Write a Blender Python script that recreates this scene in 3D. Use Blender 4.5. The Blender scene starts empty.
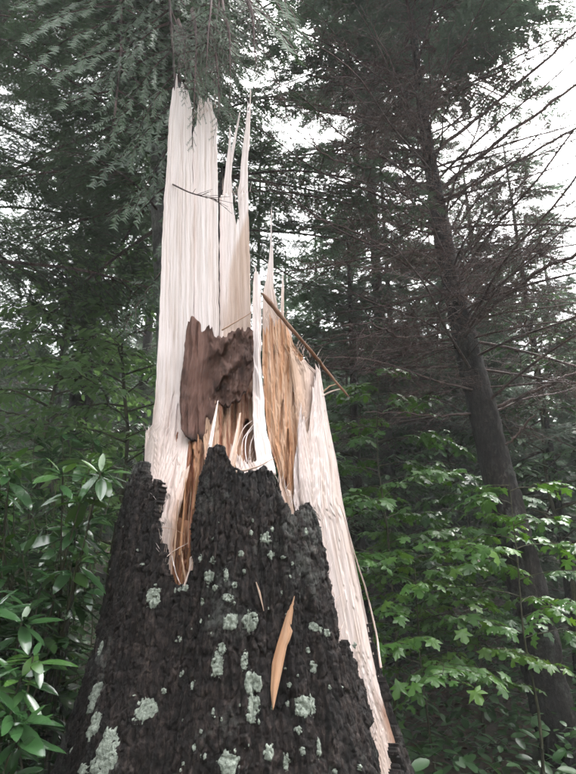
import bpy, math, random
import numpy as np
from mathutils import Vector, Matrix

# ------------------------------------------------------------------ camera, sky, sun, exposure
SC = bpy.context.scene
COL = SC.collection
F = 607.0                                  # focal length in photo pixels (photo 576 x 774)
PITCH = math.radians(20.0)
CAM = np.array([0.0, 0.0, 1.5])
cam_d = bpy.data.cameras.new('camera')
cam_d.sensor_fit = 'VERTICAL'
cam_d.angle_y = 2 * math.atan(387.0 / F)
cam_d.clip_start = 0.05
cam_d.clip_end = 600
cam = bpy.data.objects.new('camera', cam_d)
COL.objects.link(cam)
cam.location = CAM
cam.rotation_euler = (math.pi / 2 + PITCH, 0, 0)
SC.camera = cam

SUN_EL, SUN_AZ = math.radians(62), math.radians(35)     # azimuth clockwise from +Y
world = bpy.data.worlds.new('World')
SC.world = world
world.use_nodes = True
wn = world.node_tree
wn.nodes.clear()
w_out = wn.nodes.new('ShaderNodeOutputWorld')
w_bg = wn.nodes.new('ShaderNodeBackground')
w_sky = wn.nodes.new('ShaderNodeTexSky')
w_sky.sky_type = 'NISHITA'
w_sky.sun_disc = False
w_sky.sun_elevation = SUN_EL
w_sky.sun_rotation = SUN_AZ
w_sky.dust_density = 6.0
w_sky.air_density = 1.4
w_hs = wn.nodes.new('ShaderNodeHueSaturation')            # overcast: nearly colourless sky
w_hs.inputs['Saturation'].default_value = 0.14
wn.links.new(w_sky.outputs[0], w_hs.inputs['Color'])
wn.links.new(w_hs.outputs[0], w_bg.inputs['Color'])
w_bg.inputs['Strength'].default_value = 0.15
wn.links.new(w_bg.outputs[0], w_out.inputs['Surface'])

sun_d = bpy.data.lights.new('sun', 'SUN')
sun_d.energy = 0.7
sun_d.angle = math.radians(25)
sun_d.color = (1.0, 0.97, 0.93)
sun = bpy.data.objects.new('sun', sun_d)
COL.objects.link(sun)
sdir = Vector((math.sin(SUN_AZ) * math.cos(SUN_EL), math.cos(SUN_AZ) * math.cos(SUN_EL), math.sin(SUN_EL)))
sun.rotation_euler = sdir.to_track_quat('Z', 'Y').to_euler()
sun.location = (0, 0, 30)

SC.view_settings.view_transform = 'Standard'
SC.view_settings.look = 'None'
SC.view_settings.gamma = 1.0
SC.view_settings.use_curve_mapping = False
SC.view_settings.exposure = 2.9
SC.cycles.use_adaptive_sampling = True
SC.cycles.adaptive_threshold = 0.025
SC.cycles.max_bounces = 5
SC.cycles.diffuse_bounces = 2
SC.cycles.glossy_bounces = 2
SC.cycles.transmission_bounces = 2
SC.cycles.volume_bounces = 1

rng = np.random.default_rng(11)
random.seed(5)

# ------------------------------------------------------------------ helpers
def tag(o, label=None, cat=None, group=None, kind=None):
    if label: o['label'] = label
    if cat: o['category'] = cat
    if group: o['group'] = group
    if kind: o['kind'] = kind
    return o

def empty(name, loc=(0, 0, 0), rotz=0.0):
    o = bpy.data.objects.new(name, None)
    o.empty_display_size = 0.1
    o.location = loc
    o.rotation_euler = (0, 0, rotz)
    COL.objects.link(o)
    return o

def make_mesh(name, verts, faces, mats, fmat=None, smooth=True, attrs=None, cols=None, uv=None):
    """faces: list of (M,k) integer arrays"""
    me = bpy.data.meshes.new(name)
    verts = np.asarray(verts, dtype=np.float32)
    if isinstance(faces, np.ndarray):
        faces = [faces]
    faces = [np.asarray(f, dtype=np.int32) for f in faces if len(f)]
    nl = sum(f.size for f in faces)
    npoly = sum(len(f) for f in faces)
    me.vertices.add(len(verts))
    me.vertices.foreach_set('co', verts.ravel())
    me.loops.add(nl)
    li = np.concatenate([f.ravel() for f in faces])
    me.loops.foreach_set('vertex_index', li)
    me.polygons.add(npoly)
    tot = np.concatenate([np.full(len(f), f.shape[1], dtype=np.int32) for f in faces])
    start = np.concatenate([[0], np.cumsum(tot)[:-1]]).astype(np.int32)
    me.polygons.foreach_set('loop_start', start)
    me.polygons.foreach_set('loop_total', tot)
    for m in (mats if isinstance(mats, (list, tuple)) else [mats]):
        me.materials.append(m)
    if fmat is not None:
        me.polygons.foreach_set('material_index', np.asarray(fmat, dtype=np.int32))
    me.polygons.foreach_set('use_smooth', np.full(npoly, bool(smooth)))
    if attrs:
        for k, v in attrs.items():
            a = me.attributes.new(k, 'FLOAT', 'POINT')
            a.data.foreach_set('value', np.asarray(v, dtype=np.float32))
    if cols is not None:
        a = me.attributes.new('wood', 'FLOAT_COLOR', 'POINT')
        c = np.ones((len(verts), 4), dtype=np.float32)
        c[:, :3] = cols
        a.data.foreach_set('color', c.ravel())
    if uv is not None:
        u = me.uv_layers.new(name='grain')
        u.data.foreach_set('uv', np.asarray(uv, dtype=np.float32)[li].ravel())
    me.update(calc_edges=True)
    me.validate()
    return me

def add(name, me, parent=None):
    o = bpy.data.objects.new(name, me)
    COL.objects.link(o)
    if parent is not None:
        o.parent = parent
    return o

# noise
def _h(ix, iy, s):
    ix = np.asarray(ix, dtype=np.int64); iy = np.asarray(iy, dtype=np.int64)
    n = (ix * 374761393 + iy * 668265263 + s * 1442695041) & 0xFFFFFFFF
    n = ((n ^ (n >> 13)) * 1274126177) & 0xFFFFFFFF
    n = ((n ^ (n >> 16)) * 2246822519) & 0xFFFFFFFF
    n = n ^ (n >> 15)
    return (n & 0xFFFFFF) / float(0x1000000)

def vnoise(x, y, s=0):
    x = np.asarray(x, dtype=float); y = np.asarray(y, dtype=float)
    x, y = np.broadcast_arrays(x, y)
    ix = np.floor(x).astype(np.int64); iy = np.floor(y).astype(np.int64)
    fx = x - ix; fy = y - iy
    fx = fx * fx * (3 - 2 * fx); fy = fy * fy * (3 - 2 * fy)
    a = _h(ix, iy, s); b = _h(ix + 1, iy, s); c = _h(ix, iy + 1, s); d = _h(ix + 1, iy + 1, s)
    return (a * (1 - fx) + b * fx) * (1 - fy) + (c * (1 - fx) + d * fx) * fy

def fbm(x, y, s=0, o=4):
    r = 0.0; amp = 0.5; x = np.asarray(x, dtype=float); y = np.asarray(y, dtype=float)
    for i in range(o):
        r = r + amp * vnoise(x, y, s + 17 * i)
        x = x * 2.03 + 3.1; y = y * 2.03 + 1.7; amp *= 0.5
    return r

def worley(x, y, s=0):
    x = np.asarray(x, dtype=float); y = np.asarray(y, dtype=float)
    ix = np.floor(x).astype(np.int64); iy = np.floor(y).astype(np.int64)
    f1 = np.full(x.shape, 9.0); f2 = np.full(x.shape, 9.0); cid = np.zeros(x.shape)
    for dx in (-1, 0, 1):
        for dy in (-1, 0, 1):
            cx = ix + dx; cy = iy + dy
            px = cx + 0.1 + 0.8 * _h(cx, cy, s); py = cy + 0.1 + 0.8 * _h(cx, cy, s + 5)
            d = np.sqrt((x - px) ** 2 + (y - py) ** 2)
            c = _h(cx, cy, s + 9)
            nearer = d < f1
            f2 = np.where(nearer, f1, np.minimum(f2, d))
            cid = np.where(nearer, c, cid)
            f1 = np.where(nearer, d, f1)
    return f1, f2, cid

def sstep(a, b, x):
    t = np.clip((x - a) / (b - a), 0, 1)
    return t * t * (3 - 2 * t)

# pixel -> direction
cp, sp = math.cos(PITCH), math.sin(PITCH)
def ray(px, py):
    px = np.asarray(px, dtype=float); py = np.asarray(py, dtype=float)
    a = (px - 288.0) / F; b = (387.0 - py) / F
    d = np.stack(np.broadcast_arrays(a, cp - b * sp, sp + b * cp), -1)
    return d                                       # depth along the optical axis = 1

def at(px, py, Y):
    """point on the pixel's ray whose horizontal distance (world Y) is Y"""
    d = ray(px, py)
    return CAM + d * (Y / d[..., 1:2])

def project(p):
    q = np.asarray(p) - CAM
    dep = q[..., 1] * cp + q[..., 2] * sp
    up = -q[..., 1] * sp + q[..., 2] * cp
    dep_s = np.where(np.abs(dep) < 1e-6, 1e-6, dep)
    return 288 + F * q[..., 0] / dep_s, 387 - F * up / dep_s, dep

def ground_z(x, y):
    x = np.asarray(x, dtype=float); y = np.asarray(y, dtype=float)
    b = 0.09 * np.maximum(y, -6) + 0.0075 * np.clip(y - 6, 0, 40) ** 2
    b = b + 0.25 * (fbm(x * 0.35 + 7, y * 0.35, 3, 3) - 0.45)
    return b + 0.05 * (fbm(x * 2.2, y * 2.2, 8, 3) - 0.45)

# ------------------------------------------------------------------ materials
def nt(name):
    m = bpy.data.materials.new(name)
    m.use_nodes = True
    t = m.node_tree
    t.nodes.clear()
    out = t.nodes.new('ShaderNodeOutputMaterial')
    return m, t, out

def N(t, kind, **kw):
    n = t.nodes.new(kind)
    for k, v in kw.items():
        if k.startswith('i_'):
            n.inputs[k[2:].replace('_', ' ')].default_value = v
        else:
            setattr(n, k, v)
    return n

def ramp(t, stops, fac):
    r = t.nodes.new('ShaderNodeValToRGB')
    e = r.color_ramp.elements
    while len(e) < len(stops):
        e.new(0.5)
    for el, (p, c) in zip(e, stops):
        el.position = p
        el.color = (*c, 1)
    t.links.new(fac, r.inputs[0])
    return r.outputs[0]

def leaf_material(name, dark, light, gloss=0.35, trans=0.3, spec=0.5, yellow=None, wet=0.0):
    m, t, out = nt(name)
    L = t.links
    at_ = N(t, 'ShaderNodeAttribute', attribute_name='tint')
    oi = N(t, 'ShaderNodeObjectInfo')
    ad = N(t, 'ShaderNodeMath', operation='ADD'); L.new(at_.outputs['Fac'], ad.inputs[0])
    ml = N(t, 'ShaderNodeMath', operation='MULTIPLY'); L.new(oi.outputs['Random'], ml.inputs[0]); ml.inputs[1].default_value = 0.35
    L.new(ml.outputs[0], ad.inputs[1])
    stops = [(0.0, dark), (0.75, light)]
    stops.append((1.0, yellow or light))
    c = ramp(t, stops, ad.outputs[0])
    p = N(t, 'ShaderNodeBsdfPrincipled')
    L.new(c, p.inputs['Base Color'])
    p.inputs['Roughness'].default_value = gloss
    p.inputs['Specular IOR Level'].default_value = spec
    p.inputs['Coat Weight'].default_value = wet
    p.inputs['Coat Roughness'].default_value = 0.12
    tr = N(t, 'ShaderNodeBsdfTranslucent')
    hs = N(t, 'ShaderNodeHueSaturation', i_Hue=0.48, i_Saturation=1.15, i_Value=1.3)
    L.new(c, hs.inputs['Color']); L.new(hs.outputs[0], tr.inputs['Color'])
    mx = N(t, 'ShaderNodeMixShader'); mx.inputs[0].default_value = trans
    L.new(p.outputs[0], mx.inputs[1]); L.new(tr.outputs[0], mx.inputs[2])
    L.new(mx.outputs[0], out.inputs[0])
    return m

def wood_material(name='split_wood', rough=0.6):
    m, t, out = nt(name)
    L = t.links
    col = N(t, 'ShaderNodeAttribute', attribute_name='wood')
    uv = N(t, 'ShaderNodeUVMap', uv_map='grain')
    mp = N(t, 'ShaderNodeMapping'); mp.inputs['Scale'].default_value = (170, 5, 1); L.new(uv.outputs[0], mp.inputs[0])
    n1 = N(t, 'ShaderNodeTexNoise', i_Scale=1.0, i_Detail=5.0, i_Roughness=0.65); L.new(mp.outputs[0], n1.inputs['Vector'])
    mp2 = N(t, 'ShaderNodeMapping'); mp2.inputs['Scale'].default_value = (45, 1.6, 1); L.new(uv.outputs[0], mp2.inputs[0])
    n2 = N(t, 'ShaderNodeTexNoise', i_Scale=1.0, i_Detail=3.0, i_Roughness=0.55); L.new(mp2.outputs[0], n2.inputs['Vector'])
    r1 = ramp(t, [(0.28, (0.62, 0.54, 0.48)), (0.5, (0.96, 0.95, 0.94)), (0.75, (1.06, 1.05, 1.05))], n1.outputs[0])
    r2 = ramp(t, [(0.3, (0.74, 0.68, 0.62)), (0.52, (1, 1, 1)), (0.8, (1.05, 1.04, 1.03))], n2.outputs[0])
    m1 = N(t, 'ShaderNodeMix', data_type='RGBA', blend_type='MULTIPLY'); m1.inputs['Factor'].default_value = 0.8
    L.new(col.outputs['Color'], m1.inputs['A']); L.new(r1, m1.inputs['B'])
    m2 = N(t, 'ShaderNodeMix', data_type='RGBA', blend_type='MULTIPLY'); m2.inputs['Factor'].default_value = 0.7
    L.new(m1.outputs['Result'], m2.inputs['A']); L.new(r2, m2.inputs['B'])
    p = N(t, 'ShaderNodeBsdfPrincipled', i_Roughness=rough)
    p.inputs['Specular IOR Level'].default_value = 0.3
    L.new(m2.outputs['Result'], p.inputs['Base Color'])
    bp = N(t, 'ShaderNodeBump', i_Strength=0.5, i_Distance=0.004); L.new(n1.outputs[0], bp.inputs['Height'])
    L.new(bp.outputs[0], p.inputs['Normal'])
    L.new(p.outputs[0], out.inputs[0])
    return m

def bark_material(name, dark, mid, light, scale=1.0, bump=0.006, lichen=0.0, rough=0.75):
    m, t, out = nt(name)
    L = t.links
    tc = N(t, 'ShaderNodeTexCoord')
    mp = N(t, 'ShaderNodeMapping'); mp.inputs['Scale'].default_value = (1, 1, 0.4); L.new(tc.outputs['Object'], mp.inputs[0])
    n1 = N(t, 'ShaderNodeTexNoise', i_Scale=38.0 * scale, i_Detail=8.0, i_Roughness=0.7); L.new(mp.outputs[0], n1.inputs['Vector'])
    n2 = N(t, 'ShaderNodeTexNoise', i_Scale=7.0 * scale, i_Detail=4.0, i_Roughness=0.6); L.new(mp.outputs[0], n2.inputs['Vector'])
    c1 = ramp(t, [(0.36, dark), (0.52, mid), (0.72, light)], n1.outputs[0])
    c2 = ramp(t, [(0.35, (0.5, 0.48, 0.5)), (0.65, (1.5, 1.42, 1.4))], n2.outputs[0])
    m1 = N(t, 'ShaderNodeMix', data_type='RGBA', blend_type='MULTIPLY'); m1.inputs['Factor'].default_value = 1.0
    L.new(c1, m1.inputs['A']); L.new(c2, m1.inputs['B'])
    res = m1.outputs['Result']
    if lichen > 0:
        n3 = N(t, 'ShaderNodeTexNoise', i_Scale=26.0, i_Detail=6.0, i_Roughness=0.75); L.new(tc.outputs['Object'], n3.inputs['Vector'])
        n4 = N(t, 'ShaderNodeTexNoise', i_Scale=3.5, i_Detail=2.0); L.new(tc.outputs['Object'], n4.inputs['Vector'])
        mu = N(t, 'ShaderNodeMath', operation='MULTIPLY'); L.new(n3.outputs[0], mu.inputs[0]); L.new(n4.outputs[0], mu.inputs[1])
        f = ramp(t, [(0.30, (0, 0, 0)), (0.40, (lichen,) * 3)], mu.outputs[0])
        m3 = N(t, 'ShaderNodeMix', data_type='RGBA'); L.new(f, m3.inputs['Factor'])
        L.new(res, m3.inputs['A']); m3.inputs['B'].default_value = (0.16, 0.165, 0.15, 1)
        res = m3.outputs['Result']
    p = N(t, 'ShaderNodeBsdfPrincipled', i_Roughness=rough)
    p.inputs['Specular IOR Level'].default_value = 0.22
    L.new(res, p.inputs['Base Color'])
    bp = N(t, 'ShaderNodeBump', i_Strength=0.9, i_Distance=bump); L.new(n1.outputs[0], bp.inputs['Height'])
    L.new(bp.outputs[0], p.inputs['Normal'])
    L.new(p.outputs[0], out.inputs[0])
    return m

M_WOOD = wood_material()
M_ROT = wood_material('rotten_wood', 0.85)
M_BARK = bark_material('stump_bark', (0.0028, 0.0020, 0.0018), (0.0125, 0.0088, 0.0078), (0.078, 0.060, 0.053), 1.6, 0.012, 0.45, 0.58)
M_TRUNK = bark_material('conifer_bark', (0.006, 0.0045, 0.0042), (0.016, 0.0125, 0.011), (0.062, 0.052, 0.047), 1.3, 0.02, 0.3)
M_GREYBARK = bark_material('grey_bark', (0.09, 0.09, 0.09), (0.16, 0.16, 0.16), (0.28, 0.28, 0.27), 1.3, 0.006, 0.4)
M_TWIG = bark_material('dead_twig', (0.04, 0.026, 0.025), (0.085, 0.058, 0.054), (0.14, 0.105, 0.098), 2.0, 0.001)
M_STEM = bark_material('green_stem', (0.03, 0.03, 0.018), (0.055, 0.055, 0.03), (0.09, 0.08, 0.05), 2.0, 0.001)
M_NEEDLE = leaf_material('hemlock_needles', (0.03, 0.052, 0.034), (0.07, 0.115, 0.062), 0.5, 0.25, 0.4)
M_NEEDLE2 = leaf_material('spruce_needles', (0.042, 0.066, 0.048), (0.085, 0.13, 0.085), 0.5, 0.25, 0.4)
M_RUST = leaf_material('dead_needles', (0.06, 0.036, 0.03), (0.12, 0.072, 0.056), 0.7, 0.1, 0.2)
M_RHODO = leaf_material('laurel_leaf', (0.016, 0.045, 0.018), (0.042, 0.105, 0.034), 0.22, 0.18, 0.6, (0.07, 0.15, 0.03), 0.8)
M_MAPLE = leaf_material('maple_leaf', (0.03, 0.09, 0.02), (0.07, 0.17, 0.03), 0.36, 0.35, 0.5, (0.13, 0.25, 0.04), 0.35)
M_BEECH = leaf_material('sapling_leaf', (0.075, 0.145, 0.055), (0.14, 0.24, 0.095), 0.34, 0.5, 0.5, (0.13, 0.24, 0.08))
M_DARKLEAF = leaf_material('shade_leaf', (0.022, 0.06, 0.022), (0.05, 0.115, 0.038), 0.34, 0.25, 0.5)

def lichen_mat():
    m, t, out = nt('lichen')
    L = t.links
    tc = N(t, 'ShaderNodeTexCoord')
    n = N(t, 'ShaderNodeTexNoise', i_Scale=110.0, i_Detail=5.0, i_Roughness=0.7); L.new(tc.outputs['Object'], n.inputs['Vector'])
    c = ramp(t, [(0.32, (0.10, 0.115, 0.095)), (0.5, (0.27, 0.30, 0.25)), (0.72, (0.44, 0.48, 0.41))], n.outputs[0])
    p = N(t, 'ShaderNodeBsdfPrincipled', i_Roughness=0.9)
    L.new(c, p.inputs['Base Color'])
    bp = N(t, 'ShaderNodeBump', i_Strength=1.0, i_Distance=0.006); L.new(n.outputs[0], bp.inputs['Height']); L.new(bp.outputs[0], p.inputs['Normal'])
    L.new(p.outputs[0], out.inputs[0])
    return m
M_LICHEN = lichen_mat()

def ground_mat():
    m, t, out = nt('forest_floor')
    L = t.links
    tc = N(t, 'ShaderNodeTexCoord')
    n = N(t, 'ShaderNodeTexNoise', i_Scale=14.0, i_Detail=9.0, i_Roughness=0.7); L.new(tc.outputs['Object'], n.inputs['Vector'])
    n2 = N(t, 'ShaderNodeTexNoise', i_Scale=0.8, i_Detail=4.0); L.new(tc.outputs['Object'], n2.inputs['Vector'])
    c = ramp(t, [(0.3, (0.015, 0.011, 0.008)), (0.5, (0.05, 0.034, 0.022)), (0.75, (0.11, 0.075, 0.045))], n.outputs[0])
    f = ramp(t, [(0.48, (0, 0, 0)), (0.62, (0.75, 0.75, 0.75))], n2.outputs[0])
    mx = N(t, 'ShaderNodeMix', data_type='RGBA'); L.new(f, mx.inputs['Factor']); L.new(c, mx.inputs['A']); mx.inputs['B'].default_value = (0.02, 0.045, 0.014, 1)
    p = N(t, 'ShaderNodeBsdfPrincipled', i_Roughness=0.85); L.new(mx.outputs['Result'], p.inputs['Base Color'])
    bp = N(t, 'ShaderNodeBump', i_Strength=1.0, i_Distance=0.03); L.new(n.outputs[0], bp.inputs['Height']); L.new(bp.outputs[0], p.inputs['Normal'])
    L.new(p.outputs[0], out.inputs[0])
    return m
M_GROUND = ground_mat()

# ------------------------------------------------------------------ ground
gx = np.concatenate([np.linspace(-150, -14, 30), np.linspace(-13, 13, 150), np.linspace(14, 150, 30)])
gy = np.concatenate([np.linspace(-100, -4, 20), np.linspace(-3, 20, 130), np.linspace(21, 160, 50)])
GX, GY = np.meshgrid(gx, gy)
gv = np.stack([GX, GY, ground_z(GX, GY)], -1).reshape(-1, 3)
def grid_faces(nr, nc, base=0):
    i = np.arange(nr - 1)[:, None]; j = np.arange(nc - 1)[None]
    a = base + i * nc + j
    return np.stack([a, a + 1, a + nc + 1, a + nc], -1).reshape(-1, 4)
tag(add('ground', make_mesh('ground', gv, grid_faces(len(gy), len(gx)), M_GROUND)), kind='structure')


# ------------------------------------------------------------------ the broken tree
D = 2.6                                            # horizontal distance camera -> trunk axis
AX_AZ = math.atan2(238 - 288, F / cp * 1.0)
AX = np.array([D * math.sin(AX_AZ), D * math.cos(AX_AZ)])
left_sil = [(55, 774), (67, 733), (85, 683), (96, 647), (108, 593), (119, 525), (131, 482), (138, 462), (144, 435), (151.5, 405), (157, 352), (159.5, 300), (162.5, 220), (170.5, 110)]
right_sil = [(411, 774), (406, 755), (396, 725), (385, 690), (374, 640), (364, 590), (355, 550), (345, 500), (339, 460), (333, 430), (328, 400), (323, 364), (312, 250), (306, 110)]
def sil_profile(pts):
    zs, rs = [], []
    for x, y in pts:
        d = ray(x, y)
        az = math.atan2(d[0], d[1])
        r = D * math.sin(abs(az - AX_AZ))
        hd = math.sqrt(D * D - r * r)
        zs.append(CAM[2] + hd * d[2] / math.hypot(d[0], d[1])); rs.append(r)
    o = np.argsort(zs)
    zs = np.array(zs)[o]; rs = np.array(rs)[o]
    z0, r0 = zs[0], rs[0]                          # root flare below the picture
    low = np.array([0.0, 0.35, 0.7]); 
    lr = r0 + (z0 - low) * 0.30 + np.maximum(0.5 - low, 0) * 0.15
    k = low < z0 - 0.08
    return np.concatenate([low[k], zs]), np.concatenate([lr[k], rs])
zL, rL = sil_profile(left_sil)
zR, rR = sil_profile(right_sil)
def sm_interp(z, zz, rr):
    return (np.interp(z - 0.05, zz, rr) + np.interp(z, zz, rr) + np.interp(z + 0.05, zz, rr)) / 3
def R_surf(th, z):
    a = sm_interp(z, zL, rL); b = sm_interp(z, zR, rR)
    w = (1 + np.cos(th)) / 2
    r = a * (1 - w) + b * w
    # buttress flutes, zero at the two silhouettes
    fl = np.sin(th) ** 2 * (0.020 * np.sin(5 * th + 0.6) + 0.014 * np.sin(9 * th + 2.0 + 0.6 * z)) * sstep(3.0, 0.8, z) * 1.3
    return r + fl

def surf_point(th, z, r):
    return np.stack([AX[0] + r * np.cos(th), AX[1] + r * np.sin(th), z + 0 * r], -1)

def hit_shell(px, py, k):
    """first point of the pixel's ray on the trunk surface scaled by k (nearest approach when it misses)"""
    d = ray(px, py)
    h = np.hypot(d[..., 0], d[..., 1])
    s_ca = (d[..., 0] * AX[0] + d[..., 1] * AX[1]) / h ** 2
    s0 = s_ca * 0.55
    s = s0.copy()
    best = s_ca.copy(); done = np.zeros(s.shape, bool)
    n = 90
    prev = s0.copy()
    for i in range(1, n + 1):
        s = s0 + (s_ca - s0) * i / n
        p = CAM + d * s[..., None]
        dx = p[..., 0] - AX[0]; dy = p[..., 1] - AX[1]
        rr = np.hypot(dx, dy)
        inside = rr < R_surf(np.arctan2(dy, dx), p[..., 2]) * k
        new = inside & ~done
        best = np.where(new, (s + prev) / 2, best)
        done |= inside
        prev = s
    return best

def plane_s(px, py, off=0.0):
    d = ray(px, py)
    return (AX[1] + off) / d[..., 1]

def xs_at(poly, y):
    p = sorted(poly, key=lambda q: q[1])
    return np.interp(y, [q[1] for q in p], [q[0] for q in p])

WHITE = np.array([0.80, 0.71, 0.70]); CREAM = np.array([0.63, 0.50, 0.45]); TAN = np.array([0.46, 0.30, 0.205])
ORANGE = np.array([0.42, 0.215, 0.11]); RED = np.array([0.30, 0.13, 0.075]); ROT = np.array([0.115, 0.062, 0.049]); DARK = np.array([0.03, 0.016, 0.012])
def lerp(a, b, t):
    return a + (b - a) * np.asarray(t)[..., None]

BROKEN = empty('broken_tree', (AX[0], AX[1], float(ground_z(AX[0], AX[1])) - 0.02))
tag(BROKEN, 'huge shattered tree trunk with splintered pale wood and dark lichened bark', 'broken tree')
BROKEN_M = np.array(BROKEN.location)
def piece(name, L, R, top, bot, tpts, th, colfun, k=0.955, amp=0.004, seed=0, jag=3.0, ragged=2.0, off=0.0, mat=None, depthfun=None, fine=1.0, thfun=None, edge=1.0, blocky=None, stepamp=1.6, cracks=None):
    """a split slab of wood: outline in photo pixels laid on the trunk (tpts: 0 = chord through the trunk's axis, 1 = outer wood)"""
    ys = [q[1] for q in L] + [q[1] for q in R]
    wid = max(abs(xs_at(R, y) - xs_at(L, y)) for y in np.linspace(min(ys), max(ys), 9))
    y0 = min(q[1] for q in top); y1 = max(q[1] for q in bot)
    nu = int(max(5, wid * 1.15 * fine)); nv = int(max(10, (y1 - y0) * 0.55 * fine))
    u = np.linspace(0, 1, nu)
    tu = np.interp(u, [q[0] for q in top], [q[1] for q in top]); bu = np.interp(u, [q[0] for q in bot], [q[1] for q in bot])
    spk = vnoise(u * wid * 0.55, 0 * u + seed, seed + 1); spk2 = vnoise(u * wid * 0.23, 0 * u + seed, seed + 2)
    tu = tu + jag * (spk - 0.4) * 2 + jag * (spk2 - 0.5) * 2
    bu = bu + jag * (vnoise(u * wid * 0.5, 0 * u + 3.3, seed + 3) - 0.5) * 2
    v = np.linspace(0, 1, nv)
    Y = bu[None] + (tu - bu)[None] * v[:, None]
    U = np.broadcast_to(u[None], Y.shape)
    xl = xs_at(L, Y) + ragged * (fbm(Y * 0.09, 0 * Y + 1.1, seed + 4, 3) - 0.45) * edge
    xr = xs_at(R, Y) + ragged * (fbm(Y * 0.09, 0 * Y + 5.1, seed + 5, 3) - 0.45) * edge
    X = xl + (xr - xl) * U
    t = np.interp(Y, [q[0] for q in tpts], [q[1] for q in tpts])
    if depthfun is not None:
        t = t + depthfun(X, Y, U)
    s = plane_s(X, Y, off) * (1 - t) + hit_shell(X, Y, k) * t
    d = ray(X, Y)
    scale = 0.0043
    gx = U * wid * scale; gz = -Y * scale
    rid = 1.2 * (vnoise(gx * 190, gz * 1.2, seed + 6) - 0.5) + 1.3 * (vnoise(gx * 75, gz * 0.6, seed + 7) - 0.5) + 0.8 * (vnoise(gx * 17, gz * 0.3, seed + 8) - 0.5)
    steps = np.floor(vnoise(gx * 34, gz * 0.5, seed + 9) * 5) / 5 - 0.4
    s = s - amp * (rid * 1.0 + steps * stepamp) / np.linalg.norm(d, axis=-1)
    if blocky:                                     # brittle wood broken into short blocks
        wx_ = X + 2.2 * (fbm(X * 0.3, Y * 0.15, seed + 31, 2) - 0.4); wy_ = Y + 5 * (fbm(X * 0.2, Y * 0.1, seed + 32, 2) - 0.4)
        f1_, f2_, cid_ = worley(wx_ * blocky[0], wy_ * blocky[1], seed + 33)
        s = s - blocky[2] * ((cid_ - 0.5) + 0.7 * sstep(0.0, 0.14, f2_ - f1_) - 0.5)
    crk = np.zeros(X.shape)
    for (cx0, cy0, cx1, cy1, cw, cd) in (cracks or []):
        tt_ = np.clip((Y - cy0) / (cy1 - cy0), 0, 1)
        cx_ = cx0 + (cx1 - cx0) * tt_ + 1.2 * (vnoise(Y * 0.12, 0 * Y, seed + 35) - 0.5)
        g_ = np.exp(-((X - cx_) / (cw * (0.25 + np.sin(math.pi * tt_)))) ** 2) * (Y > cy0) * (Y < cy1)
        s = s + cd * g_
        crk = np.maximum(crk, g_)
    P = CAM + d * s[..., None]
    hd = d.copy(); hd[..., 2] = 0; hd /= np.linalg.norm(hd, axis=-1, keepdims=True)
    ed = np.minimum(U, 1 - U) * 2
    T = th * (0.25 + 0.75 * sstep(0, 0.35, ed)) * (0.12 + 0.88 * sstep(0.0, 0.25, 1 - v)[:, None])
    if thfun is not None:
        T = thfun(P, X, Y, U, v)
    Bk = P + hd * T[..., None]
    bridge = 0.6 * (vnoise(gx * 60, gz * 3, seed + 20) - 0.5) * amp * 2
    Bk = Bk + hd * bridge[..., None]
    verts = np.concatenate([P.reshape(-1, 3), Bk.reshape(-1, 3)]) - BROKEN_M
    n = nu * nv
    f1 = grid_faces(nv, nu); f2 = grid_faces(nv, nu, n)[:, ::-1]
    idx = np.arange(n).reshape(nv, nu)
    def strip(line):
        a = line[:-1]; b = line[1:]
        return np.stack([b, a, a + n, b + n], -1)
    loop = np.concatenate([idx[0], idx[1:, -1], idx[-1, ::-1][1:], idx[::-1, 0][1:]])
    sides = strip(loop)
    col = colfun(X, Y, U)
    colv = np.concatenate([col.reshape(-1, 3), col.reshape(-1, 3) * 0.95])
    uv = np.stack([gx, gz], -1).reshape(-1, 2)
    uv = np.concatenate([uv, uv + 0.37]) + seed * 0.71
    return add(name, make_mesh(name, verts, [f1, f2, sides], mat or M_WOOD, cols=colv, uv=uv), BROKEN)

def noise_px(X, Y, sx, sy, seed):
    return fbm(X * sx, Y * sy, seed, 3)

# --- bark: ring grid with real plates and furrows, cut along the torn edge
def bark_relief(th, z):
    s = th * 0.62
    wx = s + 0.030 * (fbm(s * 9, z * 5, 41, 3) - 0.45) + 0.012 * (fbm(s * 40, z * 22, 42, 2) - 0.4); wz = z + 0.09 * (fbm(s * 8 + 4, z * 6, 43, 3) - 0.45) + 0.02 * (fbm(s * 45, z * 30, 44, 2) - 0.4)
    f1, f2, cid = worley(wx / 0.034, wz / 0.125, 7)
    plate = sstep(0.02, 0.16, f2 - f1)
    g1, g2, c2 = worley(wx / 0.014 + 3, wz / 0.034, 19)
    scale = sstep(0.02, 0.2, g2 - g1)
    fur = fbm(wx * 17, wz * 1.5, 29, 3)
    fur = sstep(0.36, 0.50, fur)
    fine = fbm(s * 120, z * 60, 51, 3) - 0.45
    tilt = (wx / 0.034 - np.floor(wx / 0.034)) * 0.006 * (cid - 0.5)
    r = 0.007 * plate * (0.4 + cid) + 0.005 * scale * (0.2 + c2) + 0.020 * fur + 0.012 * fine + tilt
    return (r - 0.020) * (1 - 0.55 * sstep(2.1, 2.4, z))

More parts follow.
